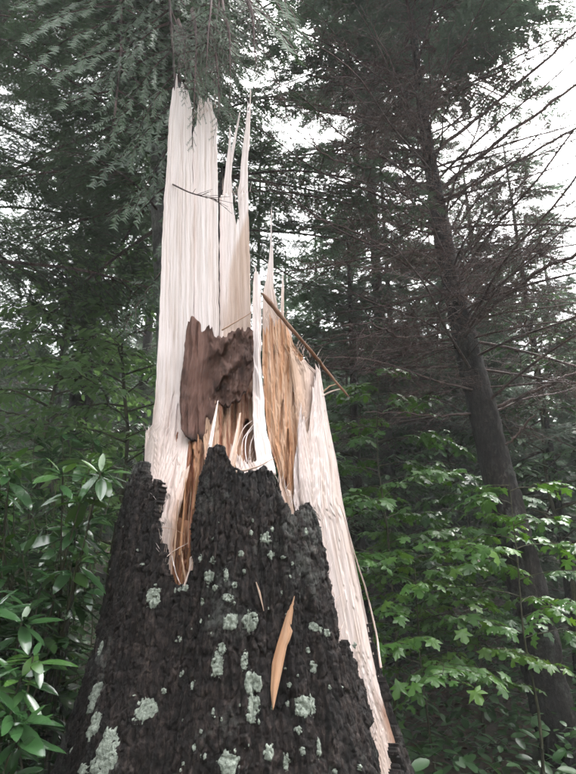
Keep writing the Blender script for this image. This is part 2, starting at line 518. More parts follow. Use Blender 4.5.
bark_edge = [(20, 466), (137, 466), (140, 460), (143, 463), (146, 472), (149, 483), (152, 485), (154, 479), (159, 480), (160, 488), (158, 497), (155, 508), (155, 518), (160, 522), (161, 536), (163, 553), (166, 571), (171, 580), (176, 585), (182, 583), (188, 576), (193, 563), (190, 552), (191, 540), (189, 529), (193, 516), (196, 496), (199, 476), (204, 464), (206, 452), (208, 445), (213, 447), (217, 443), (225, 446), (227, 455), (230, 461), (234, 467), (240, 468), (245, 473), (251, 468), (256, 469), (265, 464), (269, 470), (272, 469), (275, 478), (278, 487), (282, 492), (285, 500), (289, 504), (292, 512), (297, 516), (300, 509), (304, 507), (308, 502), (311, 503), (314, 510), (316, 511), (318, 520), (321, 527), (323, 541), (327, 552), (329, 566), (331, 582), (334, 592), (335, 604), (338, 615), (340, 636), (342, 655), (345, 654), (346, 642), (349, 640), (351, 643), (354, 657), (358, 663), (360, 675), (364, 680), (367, 690), (369, 704), (374, 710), (375, 720), (371, 728), (374, 738), (378, 751), (380, 765), (384, 780), (388, 800), (398, 792), (399, 770), (396, 752), (398, 742), (404, 748), (440, 740), (640, 1500), (-300, 1500)]
BE = np.array(bark_edge, dtype=float)
def inside_poly(x, y, poly):
    ins = np.zeros(x.shape, bool)
    n = len(poly)
    for i in range(n):
        x1, y1 = poly[i]; x2, y2 = poly[(i + 1) % n]
        if y1 == y2: continue
        c = ((y1 > y) != (y2 > y)) & (x < (x2 - x1) * (y - y1) / (y2 - y1) + x1)
        ins ^= c
    return ins

th_f = np.linspace(-math.pi - 0.12, 0.12, 560)
th_b = np.linspace(0.12, math.pi - 0.12, 110)[1:-1]
TH1 = np.concatenate([th_f, th_b])
zg = np.concatenate([np.linspace(0.0, 0.8, 40)[:-1], np.linspace(0.8, 2.5, 470), np.linspace(2.5, 4.35, 150)[1:]])
TH, ZZ = np.meshgrid(TH1, zg)
rel = bark_relief(np.where(TH < -math.pi, TH + 2 * math.pi, TH), ZZ)
# blend the relief's seam at the back-left
rr = R_surf(TH, ZZ) + rel
BP = surf_point(TH, ZZ, rr)
px, py, _ = project(BP)
nrm = np.stack([np.cos(TH), np.sin(TH), 0 * TH], -1)
front = ((CAM - BP) * nrm).sum(-1) > 0
jx = px + 3.0 * (fbm(px * 0.22, py * 0.22, 61, 3) - 0.45); jy = py + 5.0 * (fbm(px * 0.25 + 9, py * 0.2, 63, 3) - 0.45)
keep_f = inside_poly(jx, jy, BE)
tb = np.mod(TH, 2 * math.pi)
z_top = np.interp(tb, [0, 0.15, 0.5, 1.2, 1.75, 1.95, 2.9, math.pi, math.pi + 0.12, 2 * math.pi], [1.35, 1.3, 1.7, 2.0, 2.3, 3.9, 4.2, 4.15, 4.1, 1.35])
z_top = z_top + 0.16 * (vnoise(tb * 14, 0 * tb, 71) - 0.5) + 0.3 * (vnoise(tb * 5, 0 * tb, 72) - 0.5)
keep_b = (ZZ < z_top) & ((np.sin(TH) > 0.03) | (ZZ < 1.98 + 0.1 * vnoise(TH * 30, ZZ * 6, 75)))
keep = np.where(front, keep_f, keep_b)
nr, nc = TH.shape
F4 = grid_faces(nr, nc)
wrapc = np.stack([np.arange(nr - 1) * nc + nc - 1, np.arange(nr - 1) * nc, np.arange(1, nr) * nc, np.arange(1, nr) * nc + nc - 1], -1)
F4 = np.concatenate([F4, wrapc])
kf = keep.ravel()[F4].all(1)
F4 = F4[kf]
# thickness: inner skin and torn rim
n0 = nr * nc
inner = surf_point(TH, ZZ, (R_surf(TH, ZZ) * 0.955 - 0.012)).reshape(-1, 3)
e = np.concatenate([F4[:, [0, 1]], F4[:, [1, 2]], F4[:, [2, 3]], F4[:, [3, 0]]])
key = np.minimum(e[:, 0], e[:, 1]).astype(np.int64) * n0 + np.maximum(e[:, 0], e[:, 1])
_, inv, cnt = np.unique(key, return_inverse=True, return_counts=True)
be = e[cnt[inv] == 1]
rim = np.stack([be[:, 1], be[:, 0], be[:, 0] + n0, be[:, 1] + n0], -1)
allv = np.concatenate([BP.reshape(-1, 3), inner])
faces_b = np.concatenate([F4, rim])
used = np.unique(faces_b)
remap = np.full(len(allv), -1); remap[used] = np.arange(len(used))
add('bark', make_mesh('bark', allv[used] - BROKEN_M, remap[faces_b], M_BARK), BROKEN)

# --- heart of the stump under the bark
th_c = np.linspace(0, 2 * math.pi, 120, endpoint=False)
ztopc = 2.02 - 0.30 * np.cos(th_c) * 1.0 + 0.22 * (vnoise(th_c * 9, 0 * th_c, 81) - 0.5) + 0.16 * (vnoise(th_c * 23, 0 * th_c, 82) - 0.5)
ztopc = np.minimum(ztopc, np.where(np.sin(th_c) < 0.2, 1.72 - 0.18 * np.cos(th_c), 3))
vc = np.linspace(0, 1, 40)
ZC = 0.1 + (ztopc[None] - 0.1) * vc[:, None]; TC = np.broadcast_to(th_c[None], ZC.shape)
rc = R_surf(TC, ZC) * 0.80 - 0.012 + 0.006 * (vnoise(TC * 60, ZC * 2, 83) - 0.5)
rings = [surf_point(TC, ZC, rc).reshape(-1, 3)]
m_r = 12
for q in range(1, m_r + 1):
    f = 1 - q / m_r
    zt = ztopc * f ** 0.7 + 1.75 * (1 - f ** 0.7) + 0.25 * (vnoise(th_c * 6 * f + q * 0.3, 0 * th_c + q, 84) - 0.5) - 0.12
    rings.append(surf_point(th_c, zt, rc[-1] * max(f, 0.02)))
cv = np.concatenate(rings)
cf = []
nrow = 40 + m_r
ii = np.arange(nrow - 1)[:, None]; jj = np.arange(120)[None]
a0 = ii * 120 + jj; a1 = ii * 120 + (jj + 1) % 120
cf = np.stack([a0, a1, a1 + 120, a0 + 120], -1).reshape(-1, 4)
cc = lerp(ORANGE, RED, fbm(cv[:, 0] * 9, cv[:, 2] * 3, 85, 3))
add('heartwood', make_mesh('heartwood', cv - BROKEN_M, cf, M_WOOD, cols=cc, uv=np.stack([np.arctan2(cv[:, 1] - AX[1], cv[:, 0] - AX[0]) * 0.6, cv[:, 2]], -1)), BROKEN)

# --- slabs and splinters
def back_to_bark(P, X, Y, U, v):
    """thickness from the split face back to just inside the bark"""
    dx = P[..., 0] - AX[0]; dy = P[..., 1] - AX[1]
    T = np.zeros(dx.shape)
    for i in range(60):
        y2 = dy + T
        r = np.hypot(dx, y2)
        ok = r < R_surf(np.arctan2(y2, dx), P[..., 2]) - 0.035
        T = np.where(ok, T + 0.012, T)
    T = np.clip(T, 0.003, 0.34)
    return T * (0.3 + 0.7 * sstep(0, 0.12, 1 - v)[:, None])

def col_tall(X, Y, U):
    n = noise_px(X, Y, 0.35, 0.012, 101)
    c = lerp(WHITE, CREAM, sstep(0.4, 0.75, n) * 0.55)
    c = lerp(c, CREAM * 0.85, sstep(360, 450, Y) * 0.75)
    c = lerp(c, ORANGE, sstep(0.5, 1.0, U) * sstep(470, 520, Y) * 0.6)
    return c
SL = [(173, 86), (171, 102), (168, 133), (166, 177), (163, 220), (160, 300), (158, 352), (155, 398), (152, 425), (146, 432), (144, 460), (146, 486), (157, 498), (156, 517), (161, 525), (163, 553), (166, 580)]
piece('tall_slab', SL, [(191, 84), (192, 128), (193, 180), (194, 330), (192, 420), (187, 460), (184, 480), (181, 500), (176, 520), (173, 545), (172, 582)],
      [(0, 86), (0.25, 80), (0.6, 90), (0.85, 86), (1, 104)], [(0, 582), (1, 586)], [(80, 0), (340, 0.0), (370, 0.05), (395, 0.14), (420, 0.32), (440, 0.5), (460, 0.68), (480, 0.84), (500, 0.95), (520, 1.0), (590, 1.0)], 0.2, col_tall, amp=0.0035, seed=1, jag=5, thfun=back_to_bark, k=0.95,
      cracks=[(173, 395, 165, 452, 1.0, 0.02), (167, 415, 158, 470, 0.7, 0.012), (178, 405, 176, 440, 1.2, 0.02), (176, 462, 166, 520, 0.8, 0.012), (170, 150, 168, 330, 0.5, 0.006), (183, 120, 181, 300, 0.5, 0.006)])
piece('tall_slab', [(192, 110), (193, 180), (194.5, 330), (192, 420)], [(214, 104), (217, 122), (217.5, 181), (218.5, 230), (219, 272), (219, 330), (214, 420)],
      [(0, 128), (0.2, 122), (0.35, 104), (0.6, 101), (0.9, 105), (1, 118)], [(0, 420), (1, 410)], [(80, -0.02), (420, -0.02)], 0.2, col_tall, amp=0.0035, seed=2, jag=6, thfun=back_to_bark)
def col_mid(X, Y, U):
    b = np.interp(Y, [200, 225, 245, 270, 300, 345], [252, 244, 236, 229, 226, 222])
    k = sstep(-3, 3, X - b + 6 * (noise_px(X, Y, 0.4, 0.02, 111) - 0.45))
    return lerp(WHITE, lerp(TAN, CREAM, noise_px(X, Y, 0.3, 0.02, 112)), k * 0.85)
# lower body of the middle slab, then its spikes
piece('splinter', [(219.5, 205), (220, 360)], [(248, 200), (249, 245), (250, 263), (250.5, 296), (252, 360)],
      [(0, 190), (0.25, 198), (0.42, 214), (0.55, 224), (0.66, 218), (0.75, 195), (1, 190)], [(0, 362), (1, 362)], [(80, -0.12), (330, -0.1), (362, 0)], 0.05, col_mid, amp=0.004, seed=3, jag=5)
piece('splinter', [(230, 124), (228, 150), (225, 175), (222, 195), (221, 222)], [(230.6, 124), (231, 150), (231.5, 180), (233, 200), (234, 222)], [(0, 126), (1, 126)], [(0, 222), (1, 222)], [(80, -0.13), (300, -0.16)], 0.02, col_mid, amp=0.002, seed=4, jag=3, ragged=1.5)
piece('splinter', [(240, 108), (233, 142), (230, 160), (228, 200)], [(241, 108), (236, 140), (232, 165), (231, 200)], [(0, 110), (1, 110)], [(0, 200), (1, 200)], [(80, -0.14), (300, -0.17)], 0.01, col_mid, amp=0.001, seed=5, jag=2, ragged=1)
piece('splinter', [(248, 96), (245, 130), (242, 150), (240, 180), (238, 190), (239, 225)], [(250.5, 96), (249, 130), (248, 170), (248.5, 225)], [(0, 98), (0.5, 112), (1, 94)], [(0, 228), (1, 228)], [(80, -0.13), (300, -0.16)], 0.03, col_mid, amp=0.002, seed=6, jag=3, ragged=1.5)
piece('splinter', [(250.2, 90), (248, 130), (247.5, 150)], [(251.2, 90), (250, 130), (249.3, 150)], [(0, 90), (1, 90)], [(0, 150), (1, 150)], [(80, -0.14), (300, -0.17)], 0.006, col_mid, amp=0.0005, seed=61, jag=1, ragged=0.6)

# reddish wood below the rotten sheet
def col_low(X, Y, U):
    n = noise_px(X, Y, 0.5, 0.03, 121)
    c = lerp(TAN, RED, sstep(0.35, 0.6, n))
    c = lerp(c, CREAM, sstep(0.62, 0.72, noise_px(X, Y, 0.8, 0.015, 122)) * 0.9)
    return lerp(c, DARK, sstep(0.72, 0.95, U) * sstep(410, 440, Y) * 0.8)  # shade of the hollow at the lower right painted in
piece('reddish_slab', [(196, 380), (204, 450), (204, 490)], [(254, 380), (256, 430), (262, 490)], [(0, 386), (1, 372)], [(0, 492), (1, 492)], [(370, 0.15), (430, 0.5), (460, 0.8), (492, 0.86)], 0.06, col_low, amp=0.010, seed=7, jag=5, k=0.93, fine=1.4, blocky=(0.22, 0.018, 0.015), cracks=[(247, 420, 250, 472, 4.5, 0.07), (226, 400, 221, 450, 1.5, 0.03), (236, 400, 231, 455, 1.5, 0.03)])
piece('splinter', [(218, 398), (213, 420), (207, 452)], [(218.8, 398), (216, 420), (211, 452)], [(0, 400), (1, 400)], [(0, 454), (1, 454)], [(370, 0.55), (454, 0.95)], 0.008, lambda X, Y, U: lerp(CREAM, WHITE, U), amp=0.001, seed=71, jag=1, ragged=0.6)
piece('splinter', [(240, 410), (234, 440), (228, 462)], [(241.5, 410), (238, 440), (235, 468)], [(0, 412), (1, 412)], [(0, 466), (1, 470)], [(370, 0.5), (466, 0.94)], 0.01, lambda X, Y, U: lerp(CREAM, TAN, U), amp=0.001, seed=72, jag=1, ragged=0.8)
piece('splinter', [(231, 452), (238, 476)], [(258, 462), (262, 476)], [(0, 444), (0.3, 458), (0.5, 464), (0.75, 462), (1, 456)], [(0, 478), (1, 478)], [(440, 0.8), (478, 0.95)], 0.03, lambda X, Y, U: lerp(CREAM, WHITE, noise_px(X, Y, 0.3, 0.3, 131)), amp=0.006, seed=73, jag=4)

# orange wood in the torn notch on the left
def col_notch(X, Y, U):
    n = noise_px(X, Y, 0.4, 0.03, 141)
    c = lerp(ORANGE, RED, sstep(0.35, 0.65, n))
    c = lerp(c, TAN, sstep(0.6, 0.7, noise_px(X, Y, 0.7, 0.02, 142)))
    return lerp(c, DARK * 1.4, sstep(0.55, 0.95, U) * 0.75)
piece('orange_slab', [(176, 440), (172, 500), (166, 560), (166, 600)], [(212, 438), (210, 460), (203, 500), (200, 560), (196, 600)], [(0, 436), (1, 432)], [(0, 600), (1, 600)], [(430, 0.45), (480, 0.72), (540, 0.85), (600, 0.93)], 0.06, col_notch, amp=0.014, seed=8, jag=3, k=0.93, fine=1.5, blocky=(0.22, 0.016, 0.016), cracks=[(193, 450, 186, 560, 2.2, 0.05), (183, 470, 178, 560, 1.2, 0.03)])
piece('splinter', [(184, 462), (178, 490), (170, 520), (166, 548), (167, 572)], [(190, 464), (184, 492), (178, 520), (172, 548), (169, 572)], [(0, 462), (0.5, 468), (1, 463)], [(0, 574), (1, 574)], [(450, 0.7), (500, 0.94), (580, 0.98)], 0.02, lambda X, Y, U: lerp(CREAM, TAN, U * 0.6), amp=0.003, seed=9, jag=3)
piece('splinter', [(190, 555), (188, 575), (187, 590)], [(195, 552), (195, 572), (190, 590)], [(0, 556), (1, 552)], [(0, 590), (1, 590)], [(500, 0.97), (600, 0.99)], 0.012, lambda X, Y, U: lerp(CREAM, TAN, U), amp=0.002, seed=91, jag=2)

# sheet of dark rotten wood, folded
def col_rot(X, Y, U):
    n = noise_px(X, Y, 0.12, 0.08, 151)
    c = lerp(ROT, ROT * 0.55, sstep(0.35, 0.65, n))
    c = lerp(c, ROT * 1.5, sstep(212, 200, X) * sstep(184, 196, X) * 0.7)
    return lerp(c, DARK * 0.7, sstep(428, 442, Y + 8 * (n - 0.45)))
def rot_depth(X, Y, U):
    f = np.abs(X - 209) / 30.0
    wr = sstep(204, 216, X)
    wob = (fbm(X * 0.10 + Y * 0.03, Y * 0.05 - X * 0.04, 153, 4) - 0.45) * (0.07 + 0.15 * wr)
    ridge = 0.07 * sstep(0.5, 0.75, vnoise(X * 0.16 + Y * 0.05, Y * 0.05 - X * 0.06, 154))
    return 0.26 * f ** 1.1 + wob + ridge * wr - 0.05 * sstep(0.55, 0.8, vnoise(X * 0.3, Y * 0.04, 155)) * (1 - wr)
ROTTOP = [(0, 322), (0.08, 318), (0.19, 326), (0.33, 328), (0.42, 333), (0.55, 336), (0.7, 332), (0.82, 326), (0.95, 328), (1, 332)]
ROTBOT = [(0, 430), (0.1, 437), (0.22, 443), (0.38, 442), (0.43, 424), (0.5, 403), (0.65, 405), (0.82, 400), (0.93, 388), (1, 378)]
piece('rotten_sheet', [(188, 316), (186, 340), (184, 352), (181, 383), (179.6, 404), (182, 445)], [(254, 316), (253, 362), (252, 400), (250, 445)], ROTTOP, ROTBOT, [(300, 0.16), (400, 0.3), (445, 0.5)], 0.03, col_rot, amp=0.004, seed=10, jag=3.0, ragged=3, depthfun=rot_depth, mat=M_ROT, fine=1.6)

# pale free-standing sliver
piece('splinter', [(254, 266), (252.5, 300), (252, 373), (253.5, 430), (257, 470)], [(258, 264), (260.5, 275), (261.5, 328), (260.5, 362), (264, 400), (266, 430), (276, 470)], [(0, 272), (0.3, 264), (0.6, 272), (1, 276)], [(0, 474), (1, 474)], [(260, 0.35), (400, 0.6), (470, 0.95)], 0.03, lambda X, Y, U: lerp(WHITE, CREAM, sstep(0.4, 0.7, noise_px(X, Y, 0.5, 0.02, 161)) * 0.7), amp=0.003, seed=11, jag=3)
# centre spikes
def col_sp(X, Y, U):
    return lerp(WHITE, lerp(TAN, CREAM, noise_px(X, Y, 0.4, 0.03, 171)), sstep(255, 320, Y) * 0.8)
piece('splinter', [(271, 206), (270, 247), (269, 260), (266, 278), (263, 294), (262, 345)], [(271.8, 206), (272, 247), (272.5, 262), (273.5, 287), (278, 308), (292, 328), (292, 345)], [(0, 208), (1, 208)], [(0, 347), (1, 347)], [(200, -0.05), (345, 0.1)], 0.03, col_sp, amp=0.002, seed=12, jag=2, ragged=1)
piece('splinter', [(272.3, 246), (271, 275)], [(273, 246), (273.5, 275)], [(0, 246), (1, 246)], [(0, 280), (1, 280)], [(200, -0.05), (345, 0.1)], 0.008, col_sp, amp=0.0005, seed=13, jag=1, ragged=0.5)
piece('splinter', [(282.6, 272), (281.5, 290), (280, 320)], [(283.2, 272), (284, 290), (284, 320)], [(0, 274), (1, 274)], [(0, 336), (1, 336)], [(200, 0.1), (345, 0.2)], 0.01, col_sp, amp=0.001, seed=14, jag=2, ragged=0.8)
# orange slab right of centre
def col_or(X, Y, U):
    n = noise_px(X, Y, 0.35, 0.02, 181)
    c = lerp(TAN * 1.05, ORANGE * 1.1, sstep(0.3, 0.62, n))
    c = lerp(c, RED, sstep(0.6, 0.72, noise_px(X, Y, 0.6, 0.035, 182)) * 0.9)
    return lerp(c, CREAM, sstep(0.6, 0.75, noise_px(X, Y, 0.3, 0.01, 183)) * 0.6)
piece('orange_slab', [(263, 316), (262, 360), (264, 400), (269, 445), (276, 463), (283, 500), (284, 520)], [(290, 320), (294, 345), (303, 356), (306, 375), (306, 430), (302, 480), (300, 525)],
      [(0, 322), (0.25, 318), (0.45, 324), (0.6, 317), (0.75, 320), (1, 332)], [(0, 500), (0.5, 522), (1, 528)], [(310, 0.3), (400, 0.6), (470, 0.85), (528, 0.9)], 0.07, col_or, amp=0.008, seed=15, jag=8, k=0.945, fine=1.5, blocky=(0.26, 0.016, 0.008), cracks=[(283, 400, 280, 440, 1.3, 0.03), (288, 430, 286, 490, 1.5, 0.04), (274, 345, 276, 400, 0.8, 0.015), (294, 380, 292, 420, 0.8, 0.015)])
piece('orange_slab', [(288, 345), (295, 400), (297, 430)], [(302, 345), (318, 372), (322, 430)], [(0, 346), (0.3, 352), (0.45, 364), (0.7, 361), (1, 366)], [(0, 450), (1, 450)], [(340, 0.5), (450, 0.8)], 0.05, lambda X, Y, U: lerp(TAN, CREAM, U), amp=0.008, seed=16, jag=6, k=0.95)
# right slab running down under the bark
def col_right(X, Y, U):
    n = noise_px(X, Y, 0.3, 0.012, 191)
    c = lerp(WHITE * np.array([0.82, 0.79, 0.77]), CREAM * 0.88, sstep(0.35, 0.7, n) * 0.85)  # whole slab toned down: its weaker light is painted into the wood
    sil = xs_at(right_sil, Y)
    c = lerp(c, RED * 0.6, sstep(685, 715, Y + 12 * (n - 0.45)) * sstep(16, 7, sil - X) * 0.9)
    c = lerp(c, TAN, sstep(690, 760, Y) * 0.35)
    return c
RS = [(318, 362), (320.5, 371), (325, 400), (330, 430), (336.5, 460), (342.5, 500), (352.5, 550), (361, 590), (371, 640), (381.5, 690), (393, 725), (402, 760), (408, 784), (414, 820)]
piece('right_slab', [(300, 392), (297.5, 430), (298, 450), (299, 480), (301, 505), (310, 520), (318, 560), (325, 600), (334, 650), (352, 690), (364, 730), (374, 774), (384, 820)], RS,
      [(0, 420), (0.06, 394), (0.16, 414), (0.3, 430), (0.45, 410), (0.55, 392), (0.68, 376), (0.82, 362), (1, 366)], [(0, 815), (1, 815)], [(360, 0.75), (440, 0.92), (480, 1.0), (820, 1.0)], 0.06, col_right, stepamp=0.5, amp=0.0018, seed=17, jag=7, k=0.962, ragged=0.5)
piece('splinter', [(296.5, 440), (294, 470), (294, 500), (296, 522)], [(300, 436), (303, 470), (308, 500), (307, 522)], [(0, 446), (0.5, 440), (1, 452)], [(0, 524), (1, 524)], [(430, 0.88), (524, 0.97)], 0.02, lambda X, Y, U: lerp(WHITE, CREAM, U), amp=0.004, seed=18, jag=6, k=0.958)
piece('splinter', [(279, 484), (284, 508)], [(290, 488), (296, 520)], [(0, 476), (0.5, 492), (1, 486)], [(0, 512), (1, 524)], [(430, 0.92), (524, 0.99)], 0.02, lambda X, Y, U: lerp(CREAM, TAN, noise_px(X, Y, 0.4, 0.2, 193)), amp=0.006, seed=181, jag=5)

# thin fibres and curls: tapered rods along pixel paths
def tube(pts, radii, sides=5):
    pts = np.asarray(pts, dtype=float); n = len(pts)
    tan = np.gradient(pts, axis=0); tan /= np.linalg.norm(tan, axis=1, keepdims=True) + 1e-9
    ref = np.where(np.abs(tan[:, 2:3]) > 0.9, np.array([[1.0, 0, 0]]), np.array([[0, 0, 1.0]]))
    a = np.cross(tan, ref); a /= np.linalg.norm(a, axis=1, keepdims=True) + 1e-9
    b = np.cross(tan, a)
    ang = np.linspace(0, 2 * math.pi, sides, endpoint=False)
    ring = pts[:, None] + np.asarray(radii)[:, None, None] * (a[:, None] * np.cos(ang)[None, :, None] + b[:, None] * np.sin(ang)[None, :, None])
    v = ring.reshape(-1, 3)
    i = np.arange(n - 1)[:, None]; j = np.arange(sides)[None]
    f = np.stack([i * sides + j, i * sides + (j + 1) % sides, (i + 1) * sides + (j + 1) % sides, (i + 1) * sides + j], -1).reshape(-1, 4)
    return v, f

def smooth_path(p, n):
    p = np.asarray(p, dtype=float)
    t = np.linspace(0, len(p) - 1, n)
    q = np.stack([np.interp(t, np.arange(len(p)), p[:, c]) for c in range(p.shape[1])], -1)
    for _ in range(2):
        q[1:-1] = (q[:-2] + 2 * q[1:-1] + q[2:]) / 4
    return q

def fibre(name, pxs, t, w0, w1, col, parent=BROKEN, k=0.96, n=14, seed=0, mat=None, sides=5, lift=0.0, tip=False):
    q = smooth_path(pxs, n)
    tt = np.linspace(t[0], t[1], n)
    s = plane_s(q[:, 0], q[:, 1]) * (1 - tt) + hit_shell(q[:, 0], q[:, 1], k) * tt - lift
    P = CAM + ray(q[:, 0], q[:, 1]) * s[:, None]
    P = P + 0.002 * (np.stack([vnoise(np.arange(n) * 0.7, 0 * np.arange(n), seed + c) for c in range(3)], -1) - 0.5)
    rad = np.linspace(w0, w1, n)
    if tip:
        rad = rad * (0.75 + 0.5 * vnoise(np.arange(n) * 0.6, 0 * np.arange(n), 77)); rad[0] *= 0.35; rad[1] *= 0.8; rad[-1] *= 0.15; rad[-2] *= 0.7
    v, f = tube(P, rad, sides)
    org = BROKEN_M if parent is BROKEN else (np.array(parent.location) if parent is not None else np.zeros(3))
    uv = np.stack([np.tile(np.linspace(0, 0.02, sides), n), np.repeat(np.linspace(0, 0.3, n), sides)], -1)
    me = make_mesh(name, v - org, f, mat or M_WOOD, cols=np.tile(col, (len(v), 1)), uv=uv + seed)
    return add(name, me, parent)

fibre('loose_strip', [(340, 505), (345, 520), (355, 556), (367, 592), (376.5, 634), (381, 668)], (1, 1), 0.0016, 0.0045, CREAM * 0.9, k=1.02, n=24, seed=3)
fibre('splinter_fibre', [(222, 330), (236, 322), (254, 311)], (0.3, 0.35), 0.004, 0.0015, TAN, seed=5)
fibre('splinter_fibre', [(218, 401), (214, 420), (209, 445)], (0.6, 0.95), 0.001, 0.003, WHITE, seed=6)
for i, (p0, w) in enumerate([([(253, 428), (246, 436), (245, 450), (247, 462)], .003), ([(254, 424), (249, 430), (242, 440), (242, 455)], .002), ([(255, 432), (250, 445), (250, 458)], .0025), ([(252, 421), (243, 428), (237, 445), (236, 460)], .0018)]):
    fibre('curled_fibre', p0, (0.6, 0.85), w, w * 0.5, lerp(WHITE, CREAM, np.array(i / 4.0)), seed=20 + i, lift=0.02)
fibre('splinter_fibre', [(236, 472), (255, 468), (276, 457)], (0.99, 1.0), 0.006, 0.001, lerp(CREAM, TAN, np.array(0.5)), k=0.99, seed=30)
fibre('splinter_fibre', [(163, 560), (175, 550), (188, 543)], (1, 1), 0.0022, 0.001, CREAM, k=0.97, seed=31)
fibre('splinter_fibre', [(172, 556), (175, 570), (180, 584)], (1, 1), 0.0022, 0.0012, WHITE, k=0.985, seed=32)
fibre('splinter_fibre', [(160, 527), (174, 529), (184, 534)], (1, 1), 0.001, 0.001, TAN, k=0.965, seed=33)
fibre('splinter_fibre', [(191, 492), (189, 515), (188, 545)], (1, 1), 0.001, 0.0014, TAN, k=0.965, seed=35)
fibre('splinter_fibre', [(322, 396), (332, 391), (341, 389)], (0.8, 0.5), 0.005, 0.002, CREAM, seed=36)
fibre('splinter_fibre', [(323, 392), (330, 386), (337, 384)], (0.8, 0.5), 0.004, 0.002, TAN, seed=37)
for i, (pts_, w_, c_, k_) in enumerate((([(178, 500), (176, 530), (173, 566)], .005, TAN, .95), ([(186, 478), (184, 510), (180, 555)], .006, ORANGE, .93), ([(196, 470), (192, 505), (189, 548)], .005, RED, .94), ([(200, 456), (197, 480), (193, 510)], .007, ORANGE * 0.8, .93), ([(181, 548), (183, 565), (186, 582)], .005, TAN, .965), ([(192, 560), (190, 570), (184, 586)], .004, CREAM, .98))):
    fibre('splinter_fibre', pts_, (1, 1), w_ * 0.3, w_, c_, k=k_, seed=50 + i)
# countless fine hairs of wood along the break
hv, hf, hc = [], [], []
base = 0
edges = [((146, 430), (182, 470)), ((157, 498), (166, 575)), ((192, 120), (217, 106)), ((220, 195), (248, 195)), ((263, 322), (290, 322)), ((295, 350), (320, 366)), ((297, 400), (306, 440)), ((232, 462), (262, 468)), ((276, 480), (300, 512)), ((318, 520), (342, 640)), ((345, 645), (376, 740))]
for (a, b) in edges:
    for i in range(20):
        f = rng.random()
        x = a[0] + (b[0] - a[0]) * f + rng.normal(0, 2); y = a[1] + (b[1] - a[1]) * f + rng.normal(0, 3)
        ln = rng.uniform(5, 15); ang = rng.normal(0, 0.22)
        q = smooth_path([(x, y), (x + ln * 0.5 * math.sin(ang), y - ln * 0.5), (x + ln * math.sin(ang * 1.6), y - ln)], 5)
        t0 = float(np.interp(y, [100, 330, 470, 520], [0, 0.35, 0.9, 1.0]))
        s = plane_s(q[:, 0], q[:, 1]) * (1 - t0) + hit_shell(q[:, 0], q[:, 1], 0.975) * t0 - np.linspace(0, 0.02, 5)
        v, fcs = tube(CAM + ray(q[:, 0], q[:, 1]) * s[:, None], np.linspace(0.0016, 0.0003, 5), 3)
        hv.append(v); hf.append(fcs + base); base += len(v)
        hc.append(np.tile(lerp(WHITE, TAN, np.array(rng.random() * 0.8)), (len(v), 1)))
hv = np.concatenate(hv)
tag(add('wood_hairs', make_mesh('wood_hairs', hv - BROKEN_M, np.concatenate(hf), M_WOOD, cols=np.concatenate(hc), uv=hv[:, [0, 2]]), BROKEN), kind='stuff')

# --- lichen on the bark
def pix_to_thz(x, y):
    s = float(hit_shell(np.array([float(x)]), np.array([float(y)]), 1.0)[0])
    p = CAM + ray(x, y) * s
    return math.atan2(p[1] - AX[1], p[0] - AX[0]), p[2], s
def lichen_grid(x, y, w, h, seed):
    th0, z0, s = pix_to_thz(x, y)
    r0 = float(R_surf(np.array(th0), np.array(z0)))
    fac = 1.0 / max(0.35, abs(math.sin(th0)))      # patches seen slanted near the edges are as wide on the bark
    W = w * s / F * min(fac, 1.6) * 0.5; H = h * s / F * 0.5 * 1.05
    step = max(0.0014, min(W, H) / 9)
    nx_ = int(2.6 * W / step) + 2; nz_ = int(2.6 * H / step) + 2
    a = np.linspace(-1.3, 1.3, nx_); b = np.linspace(-1.3, 1.3, nz_)
    A, B = np.meshgrid(a, b)
    rad = np.hypot(A, B)
    n = fbm(A * 2.2 + seed, B * 2.2 * H / W + 2, 200 + seed, 5)
    hol = fbm(A * 3.1 * W / 0.03 + seed, B * 3.1 * H / 0.03, 260 + seed, 2)
    fld = np.minimum(0.35 + 1.15 * n - rad, np.maximum(0.60 - hol, 0.3 - rad) * 3)
    mask = fld > -0.30
    TH_ = th0 + A * W / r0; Z_ = z0 + B * H
    lift = np.clip(fld * 0.02, -0.004, 0.0022) + 0.005 * fbm(A * W / 0.006 + seed, B * H / 0.006, 300 + seed, 2) * sstep(-0.05, 0.25, fld)
    rr_ = R_surf(TH_, Z_) + bark_relief(TH_, Z_) + lift
    return surf_point(TH_, Z_, rr_), mask
lich = [(156, 597, 12, 22), (183, 588, 7, 7), (209, 576, 11, 13), (226, 575, 7, 13), (215, 588, 7, 6), (202, 602, 6, 9), (228, 598, 13, 9), (230, 623, 17, 16), (250, 621, 16, 21), (218, 665, 14, 23), (222, 649, 8, 12), (244, 660, 7, 17), (252, 682, 18, 21), (253, 707, 14, 28), (144, 711, 16, 21), (103, 648, 8, 13), (96, 697, 14, 32), (97, 726, 13, 25), (107, 755, 24, 44), (84, 769, 9, 10), (71, 754, 6, 8), (229, 763, 22, 23), (270, 753, 13, 14), (288, 764, 8, 15), (162, 691, 6, 6), (265, 539, 9, 11), (271, 555, 9, 9), (241, 554, 6, 6), (298, 707, 7, 16), (303, 706, 14, 17), (313, 705, 9, 20), (316, 667, 8, 12), (320, 749, 7, 16), (298, 730, 6, 7), (314, 627, 6, 8), (325, 633, 6, 8), (212, 560, 7, 8), (235, 585, 6, 7)]
for i, (x, y, w, h) in enumerate(lich):
    P, m = lichen_grid(x, y, w, h, i)
    f = grid_faces(*m.shape); f = f[m.ravel()[f].all(1)]
    if not len(f): continue
    us = np.unique(f); rm = np.full(m.size, -1); rm[us] = np.arange(len(us))
    add('lichen_patch', make_mesh('lichen_patch', P.reshape(-1, 3)[us] - BROKEN_M, rm[f], M_LICHEN), BROKEN)
